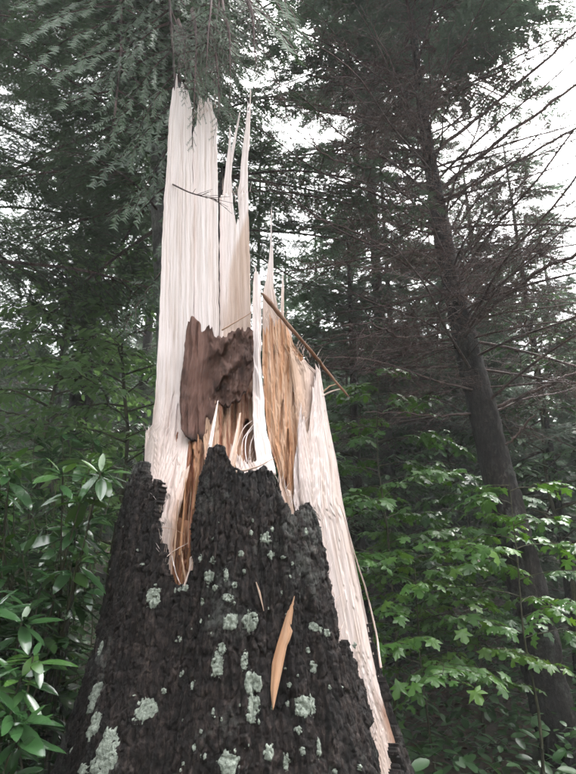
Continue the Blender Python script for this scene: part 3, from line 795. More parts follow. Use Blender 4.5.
sv, sf, base = [], [], 0
for i in range(150):
    x = rng.uniform(70, 395); y = rng.uniform(520, 772)
    if not inside_poly(np.array([x]), np.array([y]), BE)[0]: continue
    if abs(x - 235) > 60 and rng.random() < 0.6: continue
    w = rng.uniform(1.5, 4.5)
    P, m = lichen_grid(x, y, w, w * rng.uniform(0.8, 2), 400 + i)
    f = grid_faces(*m.shape); f = f[m.ravel()[f].all(1)]
    if not len(f): continue
    us = np.unique(f); rm = np.full(m.size, -1); rm[us] = np.arange(len(us))
    sv.append(P.reshape(-1, 3)[us]); sf.append(rm[f] + base); base += len(us)
tag(add('lichen_specks', make_mesh('lichen_specks', np.concatenate(sv) - BROKEN_M, np.concatenate(sf), M_LICHEN), BROKEN), kind='stuff')

# --- loose things lodged in or on the stump
def loose_slab(name, label, cat, L, R, y0, y1, th, col, k, seed, lift):
    ny = 40; nx_ = 9
    Y, U = np.meshgrid(np.linspace(y1, y0, ny), np.linspace(0, 1, nx_), indexing='ij')
    xl = xs_at(L, Y); xr = xs_at(R, Y)
    X = xl + (xr - xl) * U
    s = hit_shell(X, Y, k)
    # a stiff splinter: straight between its two ends
    s_line = np.linspace(s[0].mean(), s[-1].mean(), ny)[:, None] - lift
    s = s_line - 0.003 * (vnoise(U * 7, Y * 0.02, seed) - 0.5) - 0.006 * (1 - (2 * U - 1) ** 2)
    P = CAM + ray(X, Y) * s[..., None]
    Bk = CAM + ray(X, Y) * (s + th * (0.3 + 0.7 * (1 - (2 * U - 1) ** 2)))[..., None]
    org = P[0].mean(0)
    o = empty(name, org) if False else None
    n = ny * nx_
    idx = np.arange(n).reshape(ny, nx_)
    loop = np.concatenate([idx[0], idx[1:, -1], idx[-1, ::-1][1:], idx[::-1, 0][1:]])
    a = loop[:-1]; b = loop[1:]
    fs = [grid_faces(ny, nx_), grid_faces(ny, nx_, n)[:, ::-1], np.stack([b, a, a + n, b + n], -1)]
    v = np.concatenate([P.reshape(-1, 3), Bk.reshape(-1, 3)]) - org
    c = col(X, Y, U).reshape(-1, 3); c = np.concatenate([c, c])
    uv = np.stack([U * 0.05, Y * 0.003], -1).reshape(-1, 2); uv = np.concatenate([uv, uv]) + seed
    ob = add(name, make_mesh(name, v, fs, M_WOOD, cols=c, uv=uv))
    ob.location = org
    return tag(ob, label, cat)
loose_slab('wood_splinter', 'orange wood splinter stuck upright on the dark bark', 'splinter',
           [(294, 596), (291, 604), (287, 612), (282, 628), (277, 644), (272, 663), (270.4, 690), (272.5, 710)], [(294.8, 596), (294, 606), (292.5, 616), (291, 628), (293, 630), (290, 640), (287, 646), (282, 671), (277, 694), (273.5, 710)], 596, 710, 0.012,
           lambda X, Y, U: lerp(ORANGE * 1.15, TAN, noise_px(X, Y, 0.5, 0.03, 211)), 1.0, 211, 0.012)
loose_slab('wood_splinter', 'thin pale sliver of wood caught on the bark above the orange splinter', 'splinter',
           [(255.5, 582), (258, 592), (263.5, 611)], [(256.6, 582), (260.5, 592), (264.2, 611)], 582, 611, 0.004,
           lambda X, Y, U: lerp(CREAM, TAN, U), 1.0, 212, 0.010)
# brown broken stick lying across the top of the orange wood
stick = fibre('broken_stick', [(262, 293), (272, 305), (283, 319), (296, 334), (310, 350), (322, 365), (335, 381), (350, 398)], (0.42, 0.72), 0.0105, 0.006, np.array([0.16, 0.075, 0.04]), parent=None, k=0.95, n=30, seed=40, sides=8, lift=0.03, tip=True)
tag(stick, 'brown broken stick lodged slantwise across the splintered right side of the trunk', 'stick')

# ------------------------------------------------------------------ forest builders
def prisms(S, E, r0, r1):
    S = np.asarray(S); E = np.asarray(E)
    d = E - S; d = d / (np.linalg.norm(d, axis=1, keepdims=True) + 1e-9)
    ref = np.where(np.abs(d[:, 2:3]) > 0.9, np.array([[1.0, 0, 0]]), np.array([[0, 0, 1.0]]))
    a = np.cross(d, ref); a /= np.linalg.norm(a, axis=1, keepdims=True) + 1e-9
    b = np.cross(d, a)
    out = []
    for P, r in ((S, r0), (E, r1)):
        r = np.broadcast_to(np.asarray(r, dtype=float), (len(P),))[:, None]
        for k in range(3):
            g = 2 * math.pi * k / 3
            out.append(P + r * (a * math.cos(g) + b * math.sin(g)))
    v = np.stack(out, 1).reshape(-1, 3)
    base = np.arange(len(S))[:, None] * 6
    f = np.concatenate([base + np.array([[k, (k + 1) % 3, 3 + (k + 1) % 3, 3 + k]]) for k in range(3)])
    return v, f

class Parts:
    def __init__(s):
        s.v = []; s.f3 = []; s.f4 = []; s.m3 = []; s.m4 = []; s.t = []; s.n = 0
    def add(s, v, f, mat=0, tint=0.3):
        v = np.asarray(v); f = np.asarray(f)
        (s.f3 if f.shape[1] == 3 else s.f4).append(f + s.n)
        (s.m3 if f.shape[1] == 3 else s.m4).append(np.full(len(f), mat))
        s.v.append(v); s.t.append(np.broadcast_to(np.asarray(tint, dtype=float), (len(v),)).copy()); s.n += len(v)
    def mesh(s, name, mats, smooth=False):
        fs, ms = [], []
        if s.f3: fs.append(np.concatenate(s.f3)); ms.append(np.concatenate(s.m3))
        if s.f4: fs.append(np.concatenate(s.f4)); ms.append(np.concatenate(s.m4))
        return make_mesh(name, np.concatenate(s.v), fs, mats, fmat=np.concatenate(ms), smooth=smooth, attrs={'tint': np.concatenate(s.t)})

def limb_curve(L, rise, droop, n, r, wob=0.03):
    x = np.linspace(0, L, n)
    s = x / L
    z = rise * x - droop * L * s ** 2 + wob * L * (vnoise(s * 4, 0 * s, r.integers(1e6)) - 0.5) * s
    y = wob * 2.0 * L * (vnoise(s * 3.3, 0 * s, r.integers(1e6)) - 0.5) * s
    return np.stack([x, y, z], -1)

def live_bough(seed, mat, L=2.2, droop=0.22, nl=19, needle=0.022, nw=0.0078, sp=0.0075):
    r = np.random.default_rng(seed)
    P = Parts()
    c = limb_curve(L, 0.12, droop, 14, r)
    v, f = tube(c, np.linspace(0.017, 0.0025, 14), 5)
    P.add(v, f, 0)
    TS, TE, TR = [], [], []
    NP_, ND, NN, NT = [], [], [], []
    def twig(p, d, l, side_amt, tint, level):
        # twig path with droop; subtwigs alternate in its plane
        nseg = 4
        pts = [p]
        dd = d.copy()
        for q in range(nseg):
            pts.append(pts[-1] + dd * l / nseg)
            dd = dd + np.array([0, 0, -0.11]) + r.normal(0, 0.04, 3); dd /= np.linalg.norm(dd)
        pts = np.array(pts)
        for q in range(nseg):
            TS.append(pts[q]); TE.append(pts[q + 1]); TR.append(0.0032 * (1 - q / nseg) + 0.0012)
        m = max(3, int(l / 0.040))
        up = np.array([0, 0, 1.0])
        for k in range(m):
            s = (k + 0.6) / m
            if s < 0.12: continue
            i = min(int(s * nseg), nseg - 1)
            b0 = pts[i] + (pts[i + 1] - pts[i]) * (s * nseg - i)
            ax = pts[i + 1] - pts[i]; ax /= np.linalg.norm(ax)
            lat = np.cross(up, ax); lat /= np.linalg.norm(lat) + 1e-9
            for sd in (-1, 1):
                if r.random() < 0.12: continue
                ls = (0.045 + 0.10 * (1 - s) * min(1, l / 0.5)) * r.uniform(0.7, 1.2)
                ds = ax * r.uniform(0.55, 0.85) + lat * sd * 0.75 + up * r.normal(-0.12, 0.14)
                ds /= np.linalg.norm(ds)
                TS.append(b0); TE.append(b0 + ds * ls); TR.append(0.0011)
                nn = max(3, int(ls / sp))
                ql = (np.arange(nn) + 0.5) / nn
                base = b0 + ds * (ls * ql)[:, None]
                perp = np.cross(up, ds); perp /= np.linalg.norm(perp) + 1e-9
                for s2 in (-1, 1):
                    nd = ds * 0.45 + perp * s2 * 0.85 + up * r.normal(0, 0.18, (nn, 1))
                    NP_.append(base); ND.append(nd / np.linalg.norm(nd, axis=1, keepdims=True))
                    NN.append(np.tile(ds, (nn, 1))); NT.append(np.full(nn, tint + r.uniform(-0.15, 0.15)) + 0.25 * s * (k / m))
    for k in range(nl):
        s = 0.14 + 0.84 * (k + r.uniform(-0.2, 0.2)) / nl
        s = min(max(s, 0.1), 0.99)
        i = min(int(s * 13), 12)
        p = c[i] + (c[i + 1] - c[i]) * (s * 13 - i)
        ax = c[i + 1] - c[i]; ax /= np.linalg.norm(ax)
        for sd in (-1, 1):
            if r.random() < 0.1: continue
            l = (0.16 + 0.62 * (1 - s) ** 0.8 * min(1, s * 4)) * r.uniform(0.7, 1.15) * L / 2.2
            ang = math.radians(r.uniform(48, 70))
            lat = np.array([-ax[1], ax[0], 0]); lat /= np.linalg.norm(lat) + 1e-9
            d = ax * math.cos(ang) + lat * sd * math.sin(ang) + np.array([0, 0, r.normal(-0.08, 0.12)])
            twig(p, d / np.linalg.norm(d), l, 1, r.uniform(0.15, 0.6), 0)
    e = c[-1] - c[-3]; e /= np.linalg.norm(e)
    twig(c[-2], e, 0.28, 1, 0.55, 0)
    v, f = prisms(TS, TE, np.array(TR), np.array(TR) * 0.6); P.add(v, f, 0)
    B = np.concatenate(NP_); Dn = np.concatenate(ND); A = np.concatenate(NN); T = np.concatenate(NT)
    n = len(B)
    nl_ = needle * r.uniform(0.75, 1.2, (n, 1))
    v = np.stack([B - A * nw / 2, B + A * nw / 2, B + Dn * nl_], 1).reshape(-1, 3)
    P.add(v, np.arange(3 * n).reshape(-1, 3), 1, np.repeat(T, 3))
    return P.mesh('bough_%d' % seed, [M_TWIG, mat])

def dead_bough(seed, L=2.2, droop=0.10, rust=0.25, nl=15):
    r = np.random.default_rng(seed)
    P = Parts()
    c = limb_curve(L, 0.10, droop, 14, r, 0.06)
    v, f = tube(c, np.linspace(0.014, 0.0022, 14), 5)
    P.add(v, f, 0)
    S, E, R0 = [], [], []
    NB, NE = [], []
    def tw(p, d, l, lev):
        nseg = 3 if lev < 2 else 1
        pts = [p]; dd = d
        for q in range(nseg):
            pts.append(pts[-1] + dd * l / nseg)
            dd = dd + r.normal(0, 0.12, 3) + np.array([0, 0, -0.03]); dd /= np.linalg.norm(dd)
        for q in range(nseg):
            S.append(pts[q]); E.append(pts[q + 1]); R0.append([0.0034, 0.0021, 0.0014][lev] * (1 - 0.5 * q / nseg))
        if lev == 2:
            if r.random() < rust:
                NB.append(pts[0]); NE.append(pts[-1])
            return
        m = int(l / (0.055 if lev == 0 else 0.042))
        for k in range(m):
            s = (k + r.random()) / m
            if s < 0.1: continue
            i = min(int(s * nseg), nseg - 1)
            b0 = pts[i] + (pts[i + 1] - pts[i]) * (s * nseg - i)
            ax = pts[i + 1] - pts[i]; ax = ax / np.linalg.norm(ax)
            o = r.normal(0, 1, 3); o[2] *= 0.6; o -= ax * o.dot(ax); o /= np.linalg.norm(o)
            d2 = ax * 0.7 + o * 0.75; d2 /= np.linalg.norm(d2)
            tw(b0, d2, (l * 0.42 * (1.15 - s) + 0.03) * r.uniform(0.6, 1.2), lev + 1)
    for k in range(nl):
        s = min(0.98, 0.10 + 0.88 * (k + r.random()) / nl)
        i = min(int(s * 13), 12)
        p = c[i] + (c[i + 1] - c[i]) * (s * 13 - i)
        ax = c[i + 1] - c[i]; ax /= np.linalg.norm(ax)
        for sd in (-1, 1):
            if r.random() < 0.22: continue
            ang = math.radians(r.uniform(40, 75))
            lat = np.array([-ax[1], ax[0], 0]); lat /= np.linalg.norm(lat)
            d = ax * math.cos(ang) + lat * sd * math.sin(ang) + np.array([0, 0, r.normal(-0.05, 0.22)])
            tw(p, d / np.linalg.norm(d), (0.14 + 0.55 * (1 - s) ** 0.8) * r.uniform(0.6, 1.2) * L / 2.2, 0)
    R0 = np.array(R0)
    v, f = prisms(S, E, R0, R0 * 0.55); P.add(v, f, 0)
    if NB:
        NB = np.array(NB); NE = np.array(NE); m = len(NB)
        for q in range(6):
            fr = r.random((m, 1)); b = NB + (NE - NB) * fr
            d = (NE - NB) / (np.linalg.norm(NE - NB, axis=1, keepdims=True) + 1e-9)
            o = np.cross(d, r.normal(0, 1, (m, 3))); o /= np.linalg.norm(o, axis=1, keepdims=True) + 1e-9
            tip = b + (d * 0.5 + o * 0.8) * 0.014
            v = np.stack([b - d * 0.0022, b + d * 0.0022, tip], 1).reshape(-1, 3)
            P.add(v, np.arange(3 * m).reshape(-1, 3), 1, r.uniform(0, 0.8))
    return P.mesh('dead_bough_%d' % seed, [M_TWIG, M_RUST])

LIVE = [live_bough(100 + i, M_NEEDLE, droop=d) for i, d in enumerate((0.16, 0.24, 0.32, 0.42))]
SPRAY = [live_bough(110 + i, M_NEEDLE, L=0.75, droop=0.2, nl=13, needle=0.013, nw=0.003, sp=0.006) for i in range(2)]
for _m in SPRAY: _m['reach'] = 0.85
LIVE2 = [live_bough(120 + i, M_NEEDLE2, droop=d, needle=0.032, nw=0.0125, sp=0.0095) for i, d in enumerate((0.12, 0.2, 0.3))]
DEAD = [dead_bough(140 + i, droop=d, rust=ru) for i, (d, ru) in enumerate(((0.04, 0.5), (0.12, 0.8), (0.2, 0.6), (0.02, 0.2)))]

def trunk_mesh(path, radii, sides=32, seed=0, n=200):
    q = smooth_path(path, n)
    rr = np.interp(np.linspace(0, 1, n), np.linspace(0, 1, len(radii)), radii)
    v, f = tube(q, rr, sides)
    ctr = np.repeat(q, sides, axis=0); off = v - ctr
    ang = np.tile(np.arange(sides) / sides, n)
    k = 1 + 0.16 * (fbm(np.repeat(q[:, 2], sides) * 5, ang * 9, 500 + seed, 3) - 0.45)
    zz = np.repeat(q[:, 2], sides); s_ = ang * 0.9
    f1, f2, cid = worley(s_ / 0.05 + 0.5 * fbm(s_ * 20, zz * 6, 510, 2), zz / 0.10, 511 + seed)
    k = k + (0.12 * sstep(0.03, 0.25, f2 - f1) * (0.3 + cid) - 0.08) * (np.cos(2 * math.pi * ang) < 2)
    return ctr + off * k[:, None], f, q

def bough(name, parent, p, az, pitch, scale, me, roll=0.0, yz=1.0):
    o = bpy.data.objects.new(name, me)
    COL.objects.link(o)
    o.parent = parent
    o.location = p
    o.rotation_euler = (roll, -pitch, az)
    o.scale = (scale, scale * yz, scale)
    return o

def conifer(name, label, path, radii, zr, count, lens, pitch, meshes, mat=None, seed=0, sector=None, taper=0.5, bname='branch', dead=None):
    """path: world points base->top; zr: height range of the boughs above the base; lens: bough length low, high"""
    r = np.random.default_rng(seed)
    root = empty(name, path[0])
    tag(root, label, 'tree', 'conifers around the broken trunk')
    org = np.array(path[0])
    v, f, q = trunk_mesh(path, radii, seed=seed)
    add('trunk', make_mesh('trunk', v - org, f, mat or M_TRUNK, smooth=True), root)
    h = q[:, 2] - org[2]
    for k in range(count):
        z = zr[0] + (zr[1] - zr[0]) * (k + r.random()) / count
        p = np.array([np.interp(z, h, q[:, c]) for c in range(3)]) - org
        az = k * 2.39996 + r.normal(0, 0.35)
        if sector is not None:
            az = r.uniform(*sector)
        fr = (z - zr[0]) / (zr[1] - zr[0])
        L = (lens[0] * (1 - fr * taper)) * r.uniform(0.75, 1.2)
        isd = dead is not None and z < dead + r.normal(0, 0.5)
        src = DEAD if isd else meshes
        me = src[r.integers(len(src))]
        bough('dead_branch' if isd else bname, root, p, az, math.radians(r.uniform(*pitch)), L / 2.2, me, r.normal(0, 0.15))
    return root, q

# leaves
def leaf_oblong(wf=0.30, curve=0.18, fold=0.10):
    st = np.array([0.0, 0.1, 0.3, 0.55, 0.8, 0.94, 1.0]); w = np.array([0.02, 0.45, 0.9, 1.0, 0.72, 0.3, 0.02]) * wf / 2
    v = []
    for s, ww in zip(st, w):
        z = -curve * s ** 2
        v += [(s, -ww, z + fold * ww * 2), (s, 0, z), (s, ww, z + fold * ww * 2)]
    f = []
    for i in range(6):
        for j in range(2):
            a = i * 3 + j
            f.append((a, a + 3, a + 4, a + 1))
    return np.array(v), np.array(f)

def leaf_maple(seed=0):
    r = np.random.default_rng(seed)
    half = [(0.0, 0.0), (0.02, 0.16), (-0.10, 0.40), (0.10, 0.34), (0.20, 0.28), (0.30, 0.42), (0.50, 0.60), (0.50, 0.40), (0.52, 0.20), (0.66, 0.25), (0.78, 0.22), (0.84, 0.11), (1.0, 0.0)]
    out = half + [(x, -y) for x, y in half[-2:0:-1]]
    out = np.array(out) + r.normal(0, 0.012, (len(out), 2))
    z = -0.28 * out[:, 0] ** 2 - 0.4 * out[:, 1] ** 2 + 0.045 * r.normal(0, 1, len(out))
    v = np.concatenate([[(0.28, 0.0, 0.0)], np.stack([out[:, 0], out[:, 1], z], -1)])
    n = len(out)
    f = np.array([(0, 1 + i, 1 + (i + 1) % n) for i in range(n)])
    return v, f

LEAF_LAUREL = [leaf_oblong(0.30, 0.16, 0.12), leaf_oblong(0.34, 0.30, 0.06), leaf_oblong(0.27, 0.05, 0.16)]
LEAF_SMALL = [leaf_oblong(0.5, 0.15, 0.08), leaf_oblong(0.45, 0.25, 0.12)]
LEAF_MAPLE = [leaf_maple(1), leaf_maple(2), leaf_maple(3)]
_leafmesh = {}
def leaf_meshes(kind, lib, mat):
    key = (kind, mat.name)
    if key not in _leafmesh:
        res = []
        for q, (v, f) in enumerate(lib):
            for tint in (0.05, 0.25, 0.45, 0.62):
                res.append(make_mesh('%s_leaf_%d' % (kind, q), v, f, mat, smooth=True, attrs={'tint': np.full(len(v), tint)}))
        _leafmesh[key] = res
    return _leafmesh[key]

def leaf_basis(d, up):
    d = d / np.linalg.norm(d, axis=1, keepdims=True)
    y = np.cross(up, d); y /= np.linalg.norm(y, axis=1, keepdims=True) + 1e-9
    z = np.cross(d, y)
    return np.stack([d, y, z], -1)                 # columns

def stump_hides(px, py, dep):
    l = xs_at(left_sil, np.clip(py, 90, 774)); rr_ = xs_at(right_sil, np.clip(py, 364, 774))
    return (px > l + 4) & (px < rr_ - 4) & (py > 330) & (dep > 2.5)

def put_leaves(root, pos, d, up, size, tint, kind, lib, mat, max_obj=0, r=None, min_px=9.0):
    """largest leaves in view become parts of their own, the rest one joined part"""
    B = leaf_basis(d, up)
    n = len(pos)
    org = np.array(root.location)
    px, py, dep = project(pos + d / np.linalg.norm(d, axis=1, keepdims=True) * size[:, None] * 0.5)
    ps = size * F / np.maximum(dep, 0.3)
    vis = (px > -6) & (px < 582) & (py > -6) & (py < 780) & ~stump_hides(px, py, dep) & (dep > 0.3) & (ps >= min_px)
    order = np.argsort(-ps * vis)
    chosen = order[:max_obj][vis[order[:max_obj]]] if max_obj else np.array([], int)
    rest = np.setdiff1d(np.arange(n), chosen)
    meshes = leaf_meshes(kind, lib, mat)
    for i in chosen:
        lib_i = r.integers(len(lib)); tb = min(3, int(np.clip(tint[i], 0, 0.99) * 5.5))
        o = bpy.data.objects.new('leaf', meshes[lib_i * 4 + tb])
        COL.objects.link(o)
        o.parent = root
        m = np.eye(4); m[:3, :3] = B[i] * size[i]; m[:3, 3] = pos[i] - org
        o.matrix_local = Matrix(m.tolist())
    if len(rest):
        P = Parts()
        li = r.integers(len(lib), size=len(rest))
        for q, (v, f) in enumerate(lib):
            sel = rest[li == q]
            if not len(sel): continue
            V = np.einsum('nij,vj->nvi', B[sel] * size[sel][:, None, None], v) + (pos[sel] - org)[:, None]
            FF = (f[None] + (np.arange(len(sel)) * len(v))[:, None, None]).reshape(-1, f.shape[1])
            P.add(V.reshape(-1, 3), FF, 0, np.repeat(tint[sel], len(v)))
        o = add('foliage', P.mesh('foliage', [mat], smooth=True), root)
        o['kind'] = 'stuff'

def sapling(name, label, base, height, spread, nb, leaf, lib, kind, mat, seed, max_obj=0, lean=(0, 0), z0=0.3, stem_r=0.018, stem_mat=None, spacing=0.075, group='young broadleaf trees in the understory', tint=(0.1, 0.6), sector=None, rise=0.35):
    r = np.random.default_rng(seed)
    base = np.array(base, dtype=float)
    root = empty(name, base)
    tag(root, label, 'tree' if height > 2.6 else 'sapling', group)
    n = 12
    t = np.linspace(0, 1, n)
    stem = np.stack([lean[0] * t ** 1.5 + 0.05 * height * (vnoise(t * 4, 0 * t, seed) - 0.5), lean[1] * t ** 1.5 + 0.05 * height * (vnoise(t * 4, 0 * t, seed + 1) - 0.5), height * t], -1)
    stem -= stem[0]
    v, f = tube(stem, np.linspace(stem_r, stem_r * 0.2, n), 8)
    add('stem', make_mesh('stem', v, f, stem_mat or M_STEM, attrs={'tint': np.zeros(len(v))}), root)
    P = Parts()
    pos, dr, up, sz, ti = [], [], [], [], []
    S, E, RR = [], [], []
    for k in range(nb):
        s = z0 + (1 - z0) * (k + r.random() * 0.8) / nb
        p0 = np.array([np.interp(s, t, stem[:, c]) for c in range(3)])
        az = k * 2.39996 + r.normal(0, 0.3)
        if sector is not None: az = r.uniform(*sector)
        L = spread * (1.05 - 0.75 * max(0, (s - z0) / (1 - z0)) ** 1.6) * r.uniform(0.65, 1.15)
        out = np.array([math.cos(az), math.sin(az), 0])
        nn = 9
        q = np.linspace(0, 1, nn)
        path = p0 + out * (L * q)[:, None] + np.array([0, 0, 1.0]) * (L * (rise * q - (rise + r.uniform(0.0, 0.18)) * 0.75 * q ** 2))[:, None] + 0.04 * L * r.normal(0, 1, (nn, 3)) * q[:, None]
        v, f = tube(path, np.linspace(stem_r * 0.36, 0.0018, nn), 4); P.add(v, f, 0)
        lat = np.array([-out[1], out[0], 0])
        btint = r.uniform(*tint)
        m = max(2, int(L / 0.17))
        twigs = [(path[3:], 1.0)]
        for j in range(m):
            s2 = 0.2 + 0.75 * (j + r.random()) / m
            i = min(int(s2 * (nn - 1)), nn - 2)
            b0 = path[i] + (path[i + 1] - path[i]) * (s2 * (nn - 1) - i)
            sd = 1 if j % 2 else -1
            l2 = L * 0.45 * (1.1 - s2) * r.uniform(0.7, 1.2) + 0.10
            d2 = out * 0.75 + lat * sd * r.uniform(0.6, 1.0) + np.array([0, 0, r.normal(0.0, 0.15)])
            d2 /= np.linalg.norm(d2)
            qq = np.linspace(0, 1, 4)
            tp = b0 + d2 * (l2 * qq)[:, None] - np.array([0, 0, 1.0]) * (0.12 * l2 * qq ** 2)[:, None]
            twigs.append((tp, 0.9))
            S.append(tp[0]); E.append(tp[1]); RR.append(0.0026); S.append(tp[1]); E.append(tp[3]); RR.append(0.0018)
        for tp, sc_ in twigs:
            seg = np.linalg.norm(np.diff(tp, axis=0), axis=1); tot = seg.sum(); cum = np.concatenate([[0], np.cumsum(seg)])
            m2 = max(2, int(tot / spacing))
            for j in range(m2 + 1):
                l = tot * (j + 0.3) / (m2 + 0.3)
                b0 = np.array([np.interp(l, cum, tp[:, c]) for c in range(3)])
                ax = tp[-1] - tp[0]; ax /= np.linalg.norm(ax)
                la = np.cross([0, 0, 1.0], ax); la /= np.linalg.norm(la) + 1e-9
                for sd in ((-1, 1) if j < m2 else (0,)):
                    if r.random() < 0.1: continue
                    dd = ax * r.uniform(0.4, 0.9) + la * sd * r.uniform(0.6, 1.0) + np.array([0, 0, r.normal(-0.22, 0.16)])
                    dd /= np.linalg.norm(dd)
                    pet = leaf * r.uniform(0.15, 0.45)
                    pos.append(b0 + dd * pet); dr.append(dd); S.append(b0); E.append(b0 + dd * pet); RR.append(0.0009)
                    u = np.array([r.normal(0, 0.25), r.normal(0, 0.25), 1.0]); up.append(u)
                    sz.append(leaf * r.uniform(0.65, 1.2)); ti.append(np.clip(btint + r.normal(0, 0.12), 0, 1))
    v, f = prisms(S, E, np.array(RR), np.array(RR) * 0.6); P.add(v, f, 0)
    add('branches', P.mesh('branches', [stem_mat or M_STEM]), root)
    put_leaves(root, np.array(pos) + base, np.array(dr), np.array(up), np.array(sz), np.array(ti), kind, lib, mat, max_obj, r)
    return root

def shrub(name, label, base, shoots, leaf, lib, kind, mat, seed, max_obj=300, whorl=(6, 9), tint=(0.1, 0.6)):
    r = np.random.default_rng(seed)
    base = np.array(base, dtype=float)
    root = empty(name, base)
    tag(root, label, 'shrub', 'glossy leaved shrubs left of the trunk')
    P = Parts()
    pos, dr, up, sz, ti = [], [], [], [], []
    for (sp, wn_) in shoots:
        sp = np.array(sp)
        b = base + np.array([r.normal(0, 0.08), r.normal(0, 0.08), 0])
        mid = b + (sp - b) * 0.5 + np.array([0, 0, 0.12 * np.linalg.norm(sp - b)]) + r.normal(0, 0.04, 3)
        path = smooth_path([b, b + (mid - b) * 0.5 + np.array([0, 0, 0.05]), mid, sp], 12)
        v, f = tube(path - base, np.linspace(0.007, 0.003, 12), 5); P.add(v, f, 0)
        for (ti_, full) in ((11, True), (8, False), (6, False)):
          sp = path[ti_]
          ax = path[ti_] - path[ti_ - 2]; ax /= np.linalg.norm(ax)
          ax = ax * 0.6 + np.array([0, 0, 0.6]) + r.normal(0, 0.2, 3); ax /= np.linalg.norm(ax)
          st = r.uniform(*tint)
          nw_ = r.integers(*whorl) if full else r.integers(3, 6)
          a = np.cross(ax, [0.3, 0.9, 0.1]); a /= np.linalg.norm(a); b2 = np.cross(ax, a)
          for k in range(nw_ + (4 if full else 0)):
              inner = k >= nw_
              g = k * 2.39996 if inner else 2 * math.pi * k / nw_ + r.normal(0, 0.2)
              o = a * math.cos(g) + b2 * math.sin(g)
              dd = o * 1.0 + ax * (r.uniform(0.5, 1.0) if inner else r.uniform(-0.25, 0.35)) + np.array([0, 0, r.uniform(-0.35, 0.05)])
              dd /= np.linalg.norm(dd)
              bp = sp - ax * (0.0 if inner else r.uniform(0.0, 0.05)) + o * 0.012
              pos.append(bp); dr.append(dd); up.append(ax + r.normal(0, 0.2, 3))
              sz.append(leaf * r.uniform(0.7, 1.15) * (0.7 if inner else 1.0)); ti.append(np.clip(st + r.normal(0, 0.1) + (0.12 if inner else 0), 0, 1))
    add('stems', P.mesh('stems', [M_STEM], smooth=True), root)
    put_leaves(root, np.array(pos), np.array(dr), np.array(up), np.array(sz), np.array(ti), kind, lib, mat, max_obj, r)
    return root

def gp(px, Y):
    """ground point under a pixel column at world distance Y"""
    d = ray(px, 600.0)
    x = d[0] / d[1] * Y
    return np.array([x, Y, float(ground_z(x, Y)) - 0.03])

# ------------------------------------------------------------------ trees
# leaning conifer with dead lower limbs, right
Y1 = 5.0
pp = [(628, 1000), (600, 860), (570, 774), (547, 690), (530, 600), (500, 480), (470, 360), (445, 250), (428, 150), (416, 60), (408, -40), (402, -140)]
path1 = [at(x, y, Y1) for x, y in pp]
b1 = path1[0]
path1[0] = np.array([b1[0] + 0.02, Y1, float(ground_z(b1[0], Y1)) - 0.05])
t1, q1 = conifer('leaning_conifer', 'dark leaning conifer trunk with bare dead branches at the right', path1, [0.22, 0.185, 0.17, 0.155, 0.143, 0.128, 0.112, 0.092, 0.062, 0.045, 0.035, 0.025],
                 (2.6, 10.4), 140, (2.2, 2.2), (-16, 20), LIVE2, seed=21, taper=0.25, dead=6.2)
r = np.random.default_rng(22)
_h1 = q1[:, 2] - q1[0, 2]
for k in range(74):                                # thicket of dead limbs half way up
    z = r.uniform(3.1, 7.4)
    bough('dead_branch', t1, np.array([np.interp(z, _h1, q1[:, c]) for c in range(3)]) - q1[0] , r.uniform(1.7, 6.3), math.radians(r.uniform(-18, 22)), r.uniform(0.55, 0.9), DEAD[k % 3], r.normal(0, 0.3))
# the long bare limbs seen singly against the sky: start pixel, end pixel, depth at the end, radius
def long_limb(pts, Ys, r0, r1, seed, nt_=14, tl=0.35):
    r = np.random.default_rng(seed)
    P = Parts()
    q = smooth_path([at(x, y, Y) for (x, y), Y in zip(pts, Ys)], 24)
    org = np.array(t1.location)
    q[1:-1] += r.normal(0, 0.008, (22, 3))
    v, f = tube(q - org, np.linspace(r0, r1, 24), 6); P.add(v, f, 0)
    S, E, R0 = [], [], []
    for k in range(nt_):
        s = r.uniform(0.2, 0.98); i = min(int(s * 23), 22)
        p = q[i]; ax = q[i + 1] - q[i]; ax /= np.linalg.norm(ax)
        o = r.normal(0, 1, 3); o -= ax * o.dot(ax); o /= np.linalg.norm(o)
        d = ax * 0.8 + o * 0.7; l = tl * r.uniform(0.4, 1.2)
        m = p + d * l * 0.5; e = m + (d + r.normal(0, 0.25, 3)) * l * 0.5
        S += [p, m]; E += [m, e]; R0 += [0.004, 0.0026]
        for w in range(3):
            f0 = r.random(); b = p + (e - p) * f0; o2 = r.normal(0, 1, 3); o2 /= np.linalg.norm(o2)
            S.append(b); E.append(b + (d * 0.5 + o2 * 0.5) * l * 0.45); R0.append(0.0018)
    R0 = np.array(R0)
    v, f = prisms(np.array(S) - org, np.array(E) - org, R0, R0 * 0.5); P.add(v, f, 0)
    add('dead_branch', P.mesh('dead_branch', [M_TWIG], smooth=True), t1)
long_limb([(440, 190), (500, 140), (576, 85), (640, 35)], [5, 4.7, 4.3, 4.0], 0.022, 0.008, 1)
long_limb([(432, 155), (500, 100), (576, 33), (640, -25)], [5, 4.8, 4.5, 4.2], 0.020, 0.008, 2)
long_limb([(425, 70), (470, 38), (525, -5), (580, -40)], [5, 4.9, 4.7, 4.5], 0.012, 0.005, 3)
long_limb([(437, 205), (500, 170), (576, 128), (640, 100)], [5, 4.6, 4.2, 4.0], 0.016, 0.007, 4)
long_limb([(470, 325), (500, 300), (540, 270), (580, 252), (640, 240)], [5, 4.6, 4.2, 3.9, 3.5], 0.020, 0.010, 5, 10)
long_limb([(482, 412), (520, 398), (576, 374), (620, 350)], [5, 4.9, 4.7, 4.5], 0.020, 0.010, 6, 8, 0.2)
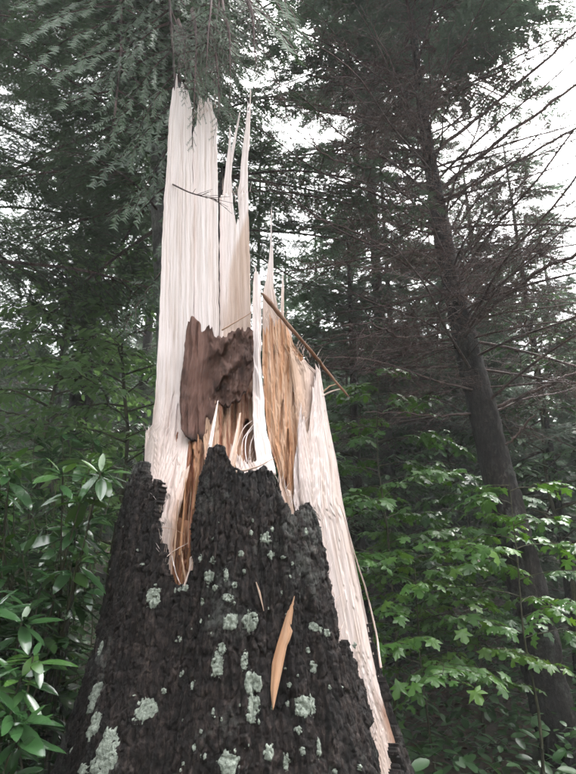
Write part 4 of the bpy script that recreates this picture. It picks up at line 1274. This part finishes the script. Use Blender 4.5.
long_limb([(474, 413), (440, 416), (405, 413), (365, 412)], [5, 4.9, 4.6, 4.4], 0.011, 0.004, 7, 8, 0.2)
long_limb([(462, 330), (400, 340), (372, 322), (350, 326)], [5, 4.5, 4.2, 4.1], 0.012, 0.005, 8, 10)
long_limb([(440, 230), (380, 170), (330, 160), (296, 130)], [5, 4.5, 4.0, 3.7], 0.013, 0.004, 9, 14)
long_limb([(445, 255), (390, 250), (340, 225), (305, 215)], [5, 4.6, 4.2, 4.0], 0.012, 0.004, 10, 14)
long_limb([(455, 300), (520, 245), (560, 262), (590, 270)], [5, 5.2, 5.5, 5.6], 0.014, 0.006, 11, 8)
long_limb([(432, 170), (410, 110), (385, 50), (360, 5)], [5, 4.7, 4.4, 4.2], 0.012, 0.004, 12, 10)
long_limb([(300, 175), (282, 95), (262, 30)], [3.8, 3.7, 3.6], 0.004, 0.002, 13, 6, 0.15)
long_limb([(492, 455), (512, 440), (535, 415)], [5, 4.9, 4.8], 0.014, 0.008, 14, 2, 0.1)

def straight(px, Y, h, r0, lx=0.0, ly=0.0):
    b = gp(px, Y)
    n = 8
    t = np.linspace(0, 1, n)
    return [b + np.array([lx * q, ly * q, h * q]) for q in t], [r0 * (1.25 if q == 0 else 1.0 - 0.85 * q) for q in t]

# conifer whose thin grey trunk shows left of the tall slab
p5 = [at(x, y, 5.4) for x, y in ((181, 640), (174, 500), (166, 350), (158.5, 200), (157, 100), (153, 0), (152, -120), (150, -300))]
p5[0] = np.array([p5[0][0], 5.4, float(ground_z(p5[0][0], 5.4)) - 0.05])
t5, q5 = conifer('slender_hemlock', 'slender grey hemlock trunk rising just left of the tall slab', p5, [0.10, 0.09, 0.085, 0.08, 0.075, 0.065, 0.05, 0.03], (4.7, 10.5), 62, (2.6, 2.0), (-20, 8), LIVE, M_GREYBARK, seed=31, taper=0.3)
# hand-set boughs reaching forward over the slab top
def aimed(root, start, end, me, name='branch', yz=1.0):
    org = np.array(root.location)
    d = np.array(end) - np.array(start); L = np.linalg.norm(d)
    return bough(name, root, np.array(start) - org, math.atan2(d[1], d[0]), math.asin(d[2] / L) + 0.12, L / me.get('reach', 2.15), me, 0.0, yz)
aimed(t5, at(157, -10, 5.4), at(222, 95, 2.35), LIVE[3], yz=0.6)
aimed(t5, at(155, -60, 5.4), at(193, 112, 2.4), LIVE[2], yz=0.4)
aimed(t5, at(152, -90, 5.4), at(250, 10, 2.6), LIVE[1])
aimed(t5, at(155, -30, 5.4), at(110, 40, 2.9), LIVE[2])
for i, (a, b) in enumerate((((192, 10), (192, 128)), ((204, 20), (219, 118)), ((178, 20), (184, 92)), ((226, 20), (230, 104)), ((243, -10), (254, 84)), ((212, -10), (206, 92)))):
    aimed(t5, at(a[0], a[1], 2.5), at(b[0], b[1], 2.38), SPRAY[i % 2], yz=0.55)
# bare twig hanging in front of the slab
tq = smooth_path([at(150, 175, 5.0), at(163, 179, 3.2), at(176, 186, 2.42), at(190, 193, 2.36), at(205, 197, 2.34), at(215, 199, 2.33)], 20)
P = Parts(); org = np.array(t5.location)
v, f = tube(tq - org, np.linspace(0.006, 0.0018, 20), 5); P.add(v, f, 0)
S, E, R0 = [], [], []
r = np.random.default_rng(3)
for k in range(16):
    b = tq[12 + k % 8]; e = b + np.array([r.uniform(0.01, 0.1), r.uniform(-0.04, 0.04), r.uniform(-0.07, 0.03)])
    S.append(b); E.append(e); R0.append(0.0016)
v, f = prisms(np.array(S) - org, np.array(E) - org, np.array(R0), np.array(R0) * 0.5); P.add(v, f, 0)
add('dead_branch', P.mesh('dead_branch', [M_TWIG], smooth=True), t5)

def tree(name, label, px, Y, h, r0, zr, count, L, pitch, meshes, seed, lx=0.0, ly=0.0, dead=None, taper=0.55, sector=None, mat=None):
    path, rad = straight(px, Y, h, r0, lx, ly)
    return conifer(name, label, path, rad, zr, count, (L, L), pitch, meshes, mat, seed, sector, taper, dead=dead)
tree('hemlock', 'dark drooping hemlock in the upper left behind the grey trunk', 55, 7.6, 15, 0.16, (5.2, 13.5), 42, 2.9, (-22, 6), LIVE, 41)
tree('hemlock', 'hemlock whose boughs fill the far left edge', -130, 6.0, 14, 0.15, (4.6, 12), 38, 3.2, (-20, 6), LIVE, 42)
tree('hemlock', 'hemlock directly behind the pointed splinters', 252, 10.5, 10.6, 0.075, (2.0, 10.55), 72, 1.9, (-18, 8), LIVE2, 43, taper=0.75)
tree('spruce', 'grey green spruce rising behind the dead twigs right of the trunk', 395, 8.6, 15, 0.12, (2.6, 14.5), 112, 2.3, (-20, 10), LIVE2, 44, dead=3.4)
tree('spruce', 'spruce filling the right edge behind the bare limbs', 572, 8.0, 7.9, 0.08, (1.5, 7.85), 72, 2.7, (-18, 10), LIVE2, 45, taper=0.75)
tree('spruce', 'spruce between the hemlock and the dead twigs', 322, 12.5, 9.0, 0.10, (2.0, 8.95), 60, 2.6, (-16, 8), LIVE2, 46, taper=0.85)
tree('hemlock', 'tall hemlock far behind the left slab edge', 125, 13.0, 13, 0.16, (2.5, 12.9), 60, 3.4, (-20, 6), LIVE, 47)
tree('hemlock', 'far hemlock at the left behind the light green saplings', 30, 14.0, 12.5, 0.16, (2.0, 12.4), 60, 3.6, (-20, 6), LIVE, 48)
tree('spruce', 'far spruce behind the right trunk', 470, 14.0, 9.5, 0.18, (2.0, 9.3), 46, 3.2, (-18, 8), LIVE2, 49, taper=0.8)
tree('spruce', 'thin trunked spruce seen low between the slab and the leaning trunk', 408, 10.0, 9.5, 0.10, (2.6, 9.3), 44, 2.3, (-16, 8), LIVE2, 50, taper=0.8, dead=3.0)
tree('hemlock', 'young hemlock in the shade right of the stump', 362, 7.4, 6.5, 0.08, (0.8, 6.3), 44, 1.7, (-14, 10), LIVE, 51, taper=0.85)
tree('spruce', 'far spruce at the right edge', 640, 13.0, 8, 0.18, (1.5, 7.8), 40, 3.2, (-18, 8), LIVE2, 52, taper=0.8)
tree('hemlock', 'far hemlock at the left edge', -110, 12.5, 12, 0.16, (2.0, 11.9), 50, 3.4, (-18, 8), LIVE, 53)
# haze between the trees
for i, (px_, Y_, h_, lab) in enumerate(((85, 16.5, 11, 'distant hemlock seen over the light green tree'), (185, 17.5, 10, 'distant hemlock hidden mostly by the tall slab'), (285, 17.0, 10, 'distant spruce under the bright gap right of the splinters'), (365, 16.0, 11, 'distant spruce behind the grey green spruce'), (430, 18.0, 11, 'distant spruce left of the leaning trunk'), (520, 16.5, 10, 'distant spruce right of the leaning trunk'), (515, 10.5, 9.2, 'slim spruce just right of the leaning trunk'), (600, 18.0, 12, 'distant spruce beyond the right edge'), (-20, 17.5, 10, 'distant hemlock beyond the left edge'))):
    tree('spruce' if px_ > 250 else 'hemlock', lab, px_, Y_, h_, 0.13, (0.8, h_ - 0.1), 44, 3.4, (-16, 8), LIVE2, 150 + i, taper=0.75)
# far wooded slope: one mass
FM = Parts()
r = np.random.default_rng(77)
for k in range(80):
    Yk = r.uniform(20, 45); xk = r.uniform(-0.9, 0.9) * Yk * 0.85
    zg_ = float(ground_z(xk, Yk)); h = r.uniform(4, 8)
    n = 1500
    hh = r.random(n) ** 0.8
    rad = ((1 - hh) * r.uniform(1.6, 2.8) + 0.35) * r.random(n) ** 0.6 * r.uniform(0.5, 1.3, n); g = r.uniform(0, 2 * math.pi, n)
    c = np.stack([xk + rad * np.cos(g), Yk + rad * np.sin(g), zg_ + 0.3 + hh * h - 0.25 * rad], -1)
    a = np.stack([np.cos(g), np.sin(g), -0.35 + 0 * g], -1) * r.uniform(0.25, 0.6, (n, 1)); b = r.normal(0, 1, (n, 3)) * 0.12
    FM.add(np.stack([c - b, c + b, c + a], 1).reshape(-1, 3), np.arange(3 * n).reshape(-1, 3), 0, np.repeat(r.uniform(0, 0.8, n), 3))
tag(add('far_wood', FM.mesh('far_wood', [M_NEEDLE2])), 'distant dark conifer wood on the slope', 'wood', kind='stuff')

# unseen wood behind and beside the camera, added to cut low sky light
SW = Parts()
r = np.random.default_rng(79)
for k in range(40):
    g0 = r.uniform(0.15, 2 * math.pi * 0.5 - 0.15); rad0 = r.uniform(6.5, 15)
    xk, yk = rad0 * math.cos(g0), -rad0 * math.sin(g0)
    if k >= 20:
        yk = r.uniform(0, 15)
        xk = (-1) ** k * (0.72 * yk + r.uniform(5.0, 8.5))
    h = r.uniform(7.5, 11); n = 2200
    hh = r.random(n) ** 0.9
    rad = ((1 - hh) * r.uniform(1.7, 2.6) + 0.3) * r.random(n) ** 0.6; g = r.uniform(0, 2 * math.pi, n)
    zg_ = float(ground_z(xk, yk))
    c = np.stack([xk + rad * np.cos(g), yk + rad * np.sin(g), zg_ + 0.6 + hh * h - 0.25 * rad], -1)
    a = np.stack([np.cos(g), np.sin(g), -0.35 + 0 * g], -1) * r.uniform(0.2, 0.5, (n, 1)); b = r.normal(0, 1, (n, 3)) * 0.085
    SW.add(np.stack([c - b, c + b, c + a], 1).reshape(-1, 3), np.arange(3 * n).reshape(-1, 3), 0, np.repeat(r.uniform(0, 0.8, n), 3))
    v, f = tube(np.array([[xk, yk, zg_ - 0.1], [xk, yk, zg_ + h * 0.5], [xk, yk, zg_ + h + 0.4]]), [0.16, 0.1, 0.02], 8); SW.add(v, f, 1)
tag(add('unseen_wood', SW.mesh('unseen_wood', [M_NEEDLE2, M_TRUNK])), 'unseen conifer wood added behind and beside the view to cut low light', 'wood', kind='stuff')

# ------------------------------------------------------------------ broadleaf understory
sapling('light_green_tree', 'light green broadleaf tree left of the slab, nearest the slab edge', gp(108, 6.0), 5.0, 1.5, 40, 0.11, LEAF_SMALL, 'small', M_BEECH, 61, 0, stem_r=0.035, z0=0.3, tint=(0.2, 0.7), spacing=0.07)
sapling('light_green_tree', 'light green broadleaf tree at the left edge of the picture', gp(18, 6.3), 5.0, 1.6, 42, 0.115, LEAF_SMALL, 'small', M_BEECH, 62, 0, stem_r=0.04, z0=0.25, tint=(0.15, 0.65), spacing=0.07)
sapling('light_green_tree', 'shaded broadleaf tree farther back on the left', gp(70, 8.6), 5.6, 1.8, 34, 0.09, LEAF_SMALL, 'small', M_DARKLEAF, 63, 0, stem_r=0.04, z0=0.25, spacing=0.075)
sapling('maple_sapling', 'low bright maple sapling at the foot of the slab on the right', gp(425, 4.4), 1.55, 0.85, 24, 0.088, LEAF_MAPLE, 'maple', M_MAPLE, 64, 260, stem_r=0.010, z0=0.4, tint=(0.45, 0.95), spacing=0.095)
sapling('maple_sapling', 'tall maple sapling beside the right slab at mid height', gp(385, 5.2), 3.1, 1.1, 24, 0.10, LEAF_MAPLE, 'maple', M_MAPLE, 65, 260, stem_r=0.016, z0=0.35, tint=(0.1, 0.55), spacing=0.09)
sapling('maple_sapling', 'maple sapling in front of the leaning trunk', gp(520, 4.2), 2.0, 0.85, 15, 0.095, LEAF_MAPLE, 'maple', M_MAPLE, 66, 260, stem_r=0.012, z0=0.45, tint=(0.2, 0.6), spacing=0.09)
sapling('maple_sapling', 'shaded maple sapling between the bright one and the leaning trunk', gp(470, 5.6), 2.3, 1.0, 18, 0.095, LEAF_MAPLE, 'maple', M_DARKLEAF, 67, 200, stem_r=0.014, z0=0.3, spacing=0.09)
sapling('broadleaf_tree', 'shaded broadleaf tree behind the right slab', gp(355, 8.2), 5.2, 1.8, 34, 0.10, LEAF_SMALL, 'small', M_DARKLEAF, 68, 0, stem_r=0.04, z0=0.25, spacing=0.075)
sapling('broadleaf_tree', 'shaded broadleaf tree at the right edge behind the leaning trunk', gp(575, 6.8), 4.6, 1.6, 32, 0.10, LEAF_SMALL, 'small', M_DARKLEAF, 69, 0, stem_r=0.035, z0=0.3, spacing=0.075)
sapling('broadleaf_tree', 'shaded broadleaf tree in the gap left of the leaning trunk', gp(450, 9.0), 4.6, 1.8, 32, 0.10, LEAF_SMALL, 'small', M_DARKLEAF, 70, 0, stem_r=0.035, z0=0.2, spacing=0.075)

def shoots_px(n, x0, x1, y0, y1, Ya, Yb, seed, mg=16):
    r = np.random.default_rng(seed)
    out = []
    while len(out) < n:
        x = r.uniform(x0, x1); y = r.uniform(y0, y1)
        if x > xs_at(left_sil, np.clip(y, 110, 774)) - mg: continue
        Y = r.uniform(Ya, Yb)
        out.append((at(x, y, Y), 1))
    return out
shrub('laurel_shrub', 'glossy laurel shrub in the lower left corner beside the bark', gp(20, 2.25), shoots_px(52, -40, 95, 590, 830, 1.9, 2.6, 1, 42), 0.125, LEAF_LAUREL, 'laurel', M_RHODO, 81)
shrub('laurel_shrub', 'glossy laurel shrub level with the bark edge at the left', gp(40, 2.9), shoots_px(60, -40, 130, 450, 650, 2.3, 3.2, 2, 30), 0.14, LEAF_LAUREL, 'laurel', M_RHODO, 82, tint=(0.25, 0.75))
shrub('laurel_shrub', 'laurel shrub behind the others, touching the trunk at its bark edge', gp(70, 4.0), shoots_px(56, -40, 150, 430, 600, 3.5, 4.6, 3), 0.135, LEAF_LAUREL, 'laurel', M_RHODO, 83, tint=(0.0, 0.45))

# low leafy ground cover
GC = Parts()
r = np.random.default_rng(88)
n = 30000
yy = 1.2 + 13 * r.random(n) ** 1.5; xx = r.uniform(-1, 1, n) * (1.5 + yy * 0.75)
ok = np.hypot(xx - AX[0], yy - AX[1]) > 1.05
xx, yy = xx[ok], yy[ok]; n = len(xx)
hgt = r.random(n) ** 1.4 * 0.55 * (0.3 + 1.2 * fbm(xx * 0.6, yy * 0.6, 91, 3))
pos = np.stack([xx, yy, ground_z(xx, yy) + 0.02 + hgt], -1)
g = r.uniform(0, 2 * math.pi, n)
dd = np.stack([np.cos(g), np.sin(g), r.normal(-0.2, 0.25, n)], -1); up = np.stack([r.normal(0, 0.3, n), r.normal(0, 0.3, n), np.ones(n)], -1)
B = leaf_basis(dd, up); sz = r.uniform(0.05, 0.13, n)
v0, f0 = LEAF_SMALL[0]
V = np.einsum('nij,vj->nvi', B * sz[:, None, None], v0) + pos[:, None]
GC.add(V.reshape(-1, 3), (f0[None] + (np.arange(n) * len(v0))[:, None, None]).reshape(-1, 4), 0, np.repeat(r.uniform(0, 0.9, n), len(v0)))
tag(add('ground_cover', GC.mesh('ground_cover', [M_DARKLEAF], smooth=True)), 'low leafy ground cover on the forest floor', 'ground cover', kind='stuff')

# ------------------------------------------------------------------ thin mist that also stands in for a veil of glare
HX, HY0, HY1, HZ0, HZ1 = 70.0, -12.0, 75.0, -3.0, 30.0
hv = [(sx, sy, sz_) for sz_ in (HZ0, HZ1) for sy in (HY0, HY1) for sx in (-HX, HX)]
hf = np.array([(0, 2, 3, 1), (4, 5, 7, 6), (0, 1, 5, 4), (2, 6, 7, 3), (0, 4, 6, 2), (1, 3, 7, 5)])
hm, ht, ho = nt('glare_mist')
pv = N(ht, 'ShaderNodeVolumePrincipled')
pv.inputs['Color'].default_value = (0.93, 0.95, 0.97, 1)
pv.inputs['Density'].default_value = 0.0036
ht.links.new(pv.outputs[0], ho.inputs['Volume'])
tag(add('haze', make_mesh('haze', hv, hf, hm, smooth=False)), 'thin haze between the trees, doubling as a veil of glare', 'haze', kind='stuff')

# fallen leaves
r = np.random.default_rng(89)
n = 9000
yy = 0.8 + 11 * r.random(n) ** 1.3; xx = r.uniform(-1, 1, n) * (1.5 + yy * 0.7)
ok = np.hypot(xx - AX[0], yy - AX[1]) > 0.95
xx, yy = xx[ok], yy[ok]; n = len(xx)
g = r.uniform(0, 2 * math.pi, n)
dd = np.stack([np.cos(g), np.sin(g), r.normal(0, 0.2, n)], -1); up = np.stack([r.normal(0, 0.3, n), r.normal(0, 0.3, n), np.ones(n)], -1)
B = leaf_basis(dd, up); sz = r.uniform(0.04, 0.10, n)
v0, f0 = LEAF_SMALL[1]
V = np.einsum('nij,vj->nvi', B * sz[:, None, None], v0) + np.stack([xx, yy, ground_z(xx, yy) + 0.02], -1)[:, None]
LT = Parts(); LT.add(V.reshape(-1, 3), (f0[None] + (np.arange(n) * len(v0))[:, None, None]).reshape(-1, 4), 0, np.repeat(r.uniform(0, 0.9, n), len(v0)))
tag(add('leaf_litter', LT.mesh('leaf_litter', [M_RUST], smooth=True)), 'brown fallen leaves on the forest floor', 'leaf litter', kind='stuff')
